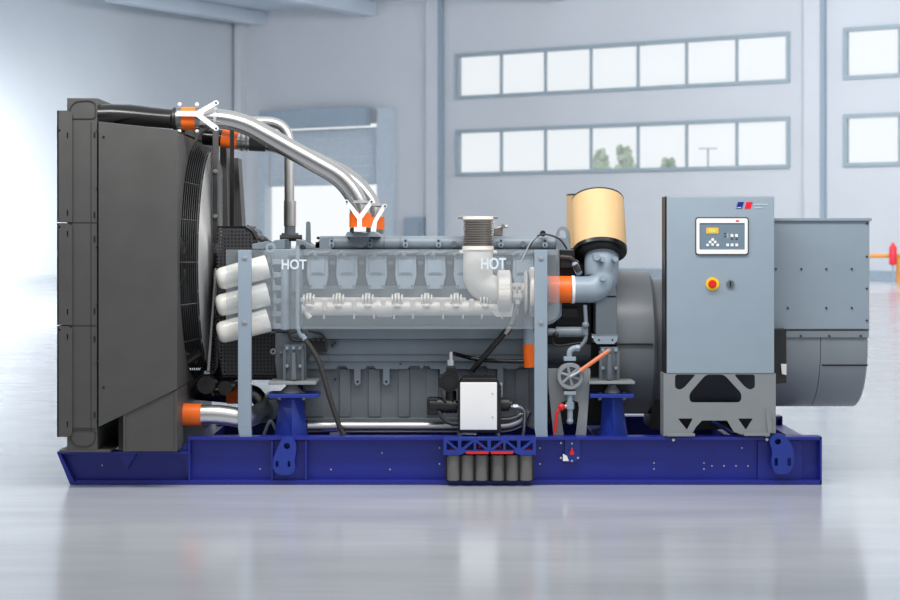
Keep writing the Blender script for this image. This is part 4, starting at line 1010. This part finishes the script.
m = MB(); m.tube(PX([(451, 352), (451, 362)], .17), 1.8 * k(.1), 12); m.tube(PX([(450.5, 360), (450.5, 365.5)], .17), 3.4 * k(.1), 6); m.build('vent_nipple', 'zinc', ph)
m = MB(); m.box(498, 502.5, 383, 397, .2, .24, .003); m.build('hinge_plate', 'cab', ph)
m = MB(); m.fcyl(500.3, 387, .19, .2, 1.2); m.fcyl(500.3, 391.5, .19, .2, 1.2); m.build('hinge_screw', 'black', ph)
bh = thing('black_hose', 'thin black hose running right from the nipple above the preheater', 'hose', W(500, 362, 0.25))
MB().tube(fil(PX([(454, 353.5, .17), (470, 358), (482, 360), (502, 361), (520, 361.5), (534, 362)], 0.3), .06), 2.1 * k(.25), 12).build('hose_body', 'rubber', bh)
bs = thing('drain_tube', 'stiff black diagonal tube from the turbocharger down to the preheater', 'hose', W(473, 372, 0.2))
MB().tube(fil(PX([(518, 302, .17), (510, 322, .19), (506, 331, .22), (472, 371, .28)], 0.25), .06), 2.9 * k(.25), 12).build('hose_body', 'rubber', bs)
m = MB(); m.tube(PX([(511, 325, .19), (506, 333, .22)], .2), 3.4 * k(.22), 12); m.tube(PX([(518, 300, .16), (511, 324, .19)], .2), 3.1 * k(.22), 12); m.build('steel_sleeve', 'steel_b', bs)

# hand pump on a bracket
hp = thing('hand_pump', 'grey round hand pump with orange lever on a forked bracket', 'pump', W(570, 436, 0.1))
m = MB(); m.plate([[(548, 368.5), (590, 368.5), (590.5, 372), (586, 436), (575.5, 436), (579, 408), (578, 402), (573, 400.5), (566, 400.5), (561, 403), (560, 410), (564, 436), (553.5, 436), (548.5, 385)]], 0.13, 0.15); m.build('forked_bracket', 'stand', hp)
m = MB(); p = W(570, 376, 0.10); m.lathe(p, (0, -1, 0), [(-0.03, 13.6 * k(.1)), (0.03, 13.6 * k(.1)), (0.042, 12.6 * k(.1)), (0.042, 9.6 * k(.1)), (0.02, 9 * k(.1))], 40, cap=False); m.fcyl(570, 376, 0.058, 0.07, 3.2)
for i in range(6):
    a_ = 2 * PI * i / 6 + .3; m.tube([W(570, 376, 0.066), W(570 + 9.6 * math.cos(a_), 376 + 9.6 * math.sin(a_), 0.066)], 0.011, 8)
m.build('pump_housing', 'stand', hp)
m = MB(); m.fcyl(570, 376, 0.075, 0.12, 9.7, 32); m.build('pump_recess', 'engine_dk', hp)
m = MB(); m.tube(PX([(570, 377), (581, 370.5)], 0.045), 0.010, 10); m.build('lever_arm', 'zinc', hp)
m = MB(); m.tube(PX([(580, 371), (609, 350.5)], 0.045), 2.1 * k(.05), 14); m.build('lever_grip', 'lever', hp)
m = MB(); m.box(564, 576, 357, 361, 0.06, 0.15, 0.003); m.tube(fil(PX([(569, 360), (569.5, 351), (574, 348), (580, 348)], 0.1), .03), 2.9 * k(.1), 14); m.tube(PX([(576, 348), (579, 348)], .1), 3.6 * k(.1), 6)
m.box(564, 576, 391.5, 395, 0.06, 0.128, 0.003); m.tube(PX([(570, 394), (570, 420)], 0.09), 2.9 * k(.1), 14); m.ball(W(570, 421, .09), 3.4 * k(.1)); m.tube(PX([(570, 402), (570, 409)], 0.09), 4.2 * k(.1), 8)
m.build('pipe_fitting', 'engine_lt', hp)
m = MB(); m.tube(fil(PX([(580, 347), (586, 340), (586, 322), (585, 305)], 0.2), .03), 2 * k(.2), 12); m.ball(W(585.5, 325, .19), 3.6 * k(.2)); m.tube(PX([(585.5, 328), (585.5, 335)], .2), 2.9 * k(.2), 6); m.build('riser_pipe', 'engine', hp)
m = MB(); m.ball(W(561.5, 407, 0.06), 3.6 * k(.1)); m.tube(fil(PX([(561, 408), (557, 412), (556, 422), (554.5, 433)], 0.06), .03), 0.012, 10); m.build('red_valve_handle', 'red', hp)
m = MB(); m.tube(PX([(562, 407), (568, 406)], .08), 0.014, 8); m.build('valve_stem', 'zinc', hp)

# ================================================================ CAMERA, LIGHT
cam_d = bpy.data.cameras.new('camera'); cam = bpy.data.objects.new('camera', cam_d); C.objects.link(cam)
cam.location = (0, -D, EYE); cam.rotation_euler = (PI / 2, 0, 0)
cam_d.sensor_width = 36; cam_d.lens = F * 36 / 900; cam_d.shift_y = -58 / 900; cam_d.clip_end = 2000
cam_d.dof.use_dof = True; cam_d.dof.focus_distance = D + 0.1; cam_d.dof.aperture_fstop = 3.2
bpy.context.scene.camera = cam

w = bpy.data.worlds.new('world'); bpy.context.scene.world = w; w.use_nodes = True
n = w.node_tree.nodes; l = w.node_tree.links; bg = n['Background']
tc = n.new('ShaderNodeTexCoord'); sp = n.new('ShaderNodeSeparateXYZ'); l.new(tc.outputs['Generated'], sp.inputs[0])
# bright sky towards the windows (+Y), dimmer hall interior on the camera's side with an added bright band for pipe highlights
r1_ = n.new('ShaderNodeValToRGB'); cr = r1_.color_ramp
cr.elements[0].position = 0.0; cr.elements[0].color = (0.18, 0.185, 0.195, 1)
cr.elements[1].position = 1.0; cr.elements[1].color = (0.95, 0.97, 1.0, 1)
for p_, c_ in ((0.22, (0.20, 0.205, 0.215, 1)), (0.38, (0.85, 0.87, 0.9, 1)), (0.52, (1.1, 1.12, 1.15, 1)), (0.72, (0.75, 0.78, 0.82, 1))):
    e = cr.elements.new(p_); e.color = c_
l.new(sp.outputs['Z'], r1_.inputs['Fac'])
mr = n.new('ShaderNodeMapRange'); mr.inputs['From Min'].default_value = 0.2; mr.inputs['From Max'].default_value = 0.75; l.new(sp.outputs['Y'], mr.inputs['Value'])
mx = n.new('ShaderNodeMix'); mx.data_type = 'RGBA'
l.new(mr.outputs['Result'], mx.inputs['Factor']); l.new(r1_.outputs['Color'], mx.inputs[6]); mx.inputs[7].default_value = (0.95, 0.985, 1.0, 1)
m3 = n.new('ShaderNodeMapRange'); m3.inputs['From Min'].default_value = 0.2; m3.inputs['From Max'].default_value = 0.6; l.new(sp.outputs['X'], m3.inputs['Value'])  # right side brightened so upright pipes catch a light stripe
mx2 = n.new('ShaderNodeMix'); mx2.data_type = 'RGBA'; l.new(m3.outputs['Result'], mx2.inputs['Factor']); l.new(mx.outputs[2], mx2.inputs[6]); mx2.inputs[7].default_value = (0.85, 0.87, 0.89, 1)
l.new(mx2.outputs[2], bg.inputs['Color']); bg.inputs['Strength'].default_value = 1.0

def area(name, loc, target, sx, sy, power, colr=(1, 1, 1)):
    d = bpy.data.lights.new(name, 'AREA'); d.shape = 'RECTANGLE'; d.size = sx; d.size_y = sy; d.energy = power; d.color = colr
    o = bpy.data.objects.new(name, d); C.objects.link(o); o.location = loc
    o.rotation_euler = (Vector(target) - Vector(loc)).to_track_quat('-Z', 'Y').to_euler(); return o
area('floor_fill', (-14, 28, 13), (-16, 34, 0), 14, 10, 5200, (1, 1, 1))  # unseen fill added to brighten the far left floor
area('key_light', (-0.3, -1.5, 4.1), (-0.3, 0.2, 1.9), 6.5, 0.5, 190, (1.0, 0.99, 0.97))  # unseen soft key, hung low over the machine for top-down falloff
area('side_wall_fill', (-25, 58, 2.5), (-26.5, 70, 2.9), 6, 4, 2600, (1, 1, 1)).data.spread = 1.15  # unseen fill added to wash the lower left wall white
area('back_wall_fill', (12, 48, 12), (6, 74, 5), 18, 4, 3500, (0.98, 0.99, 1))  # unseen fill added to lift the back wall

sc = bpy.context.scene
sc.view_settings.view_transform = 'Standard'; sc.view_settings.look = 'None'; sc.view_settings.gamma = 1; sc.view_settings.use_curve_mapping = False
sc.view_settings.exposure = 0.0
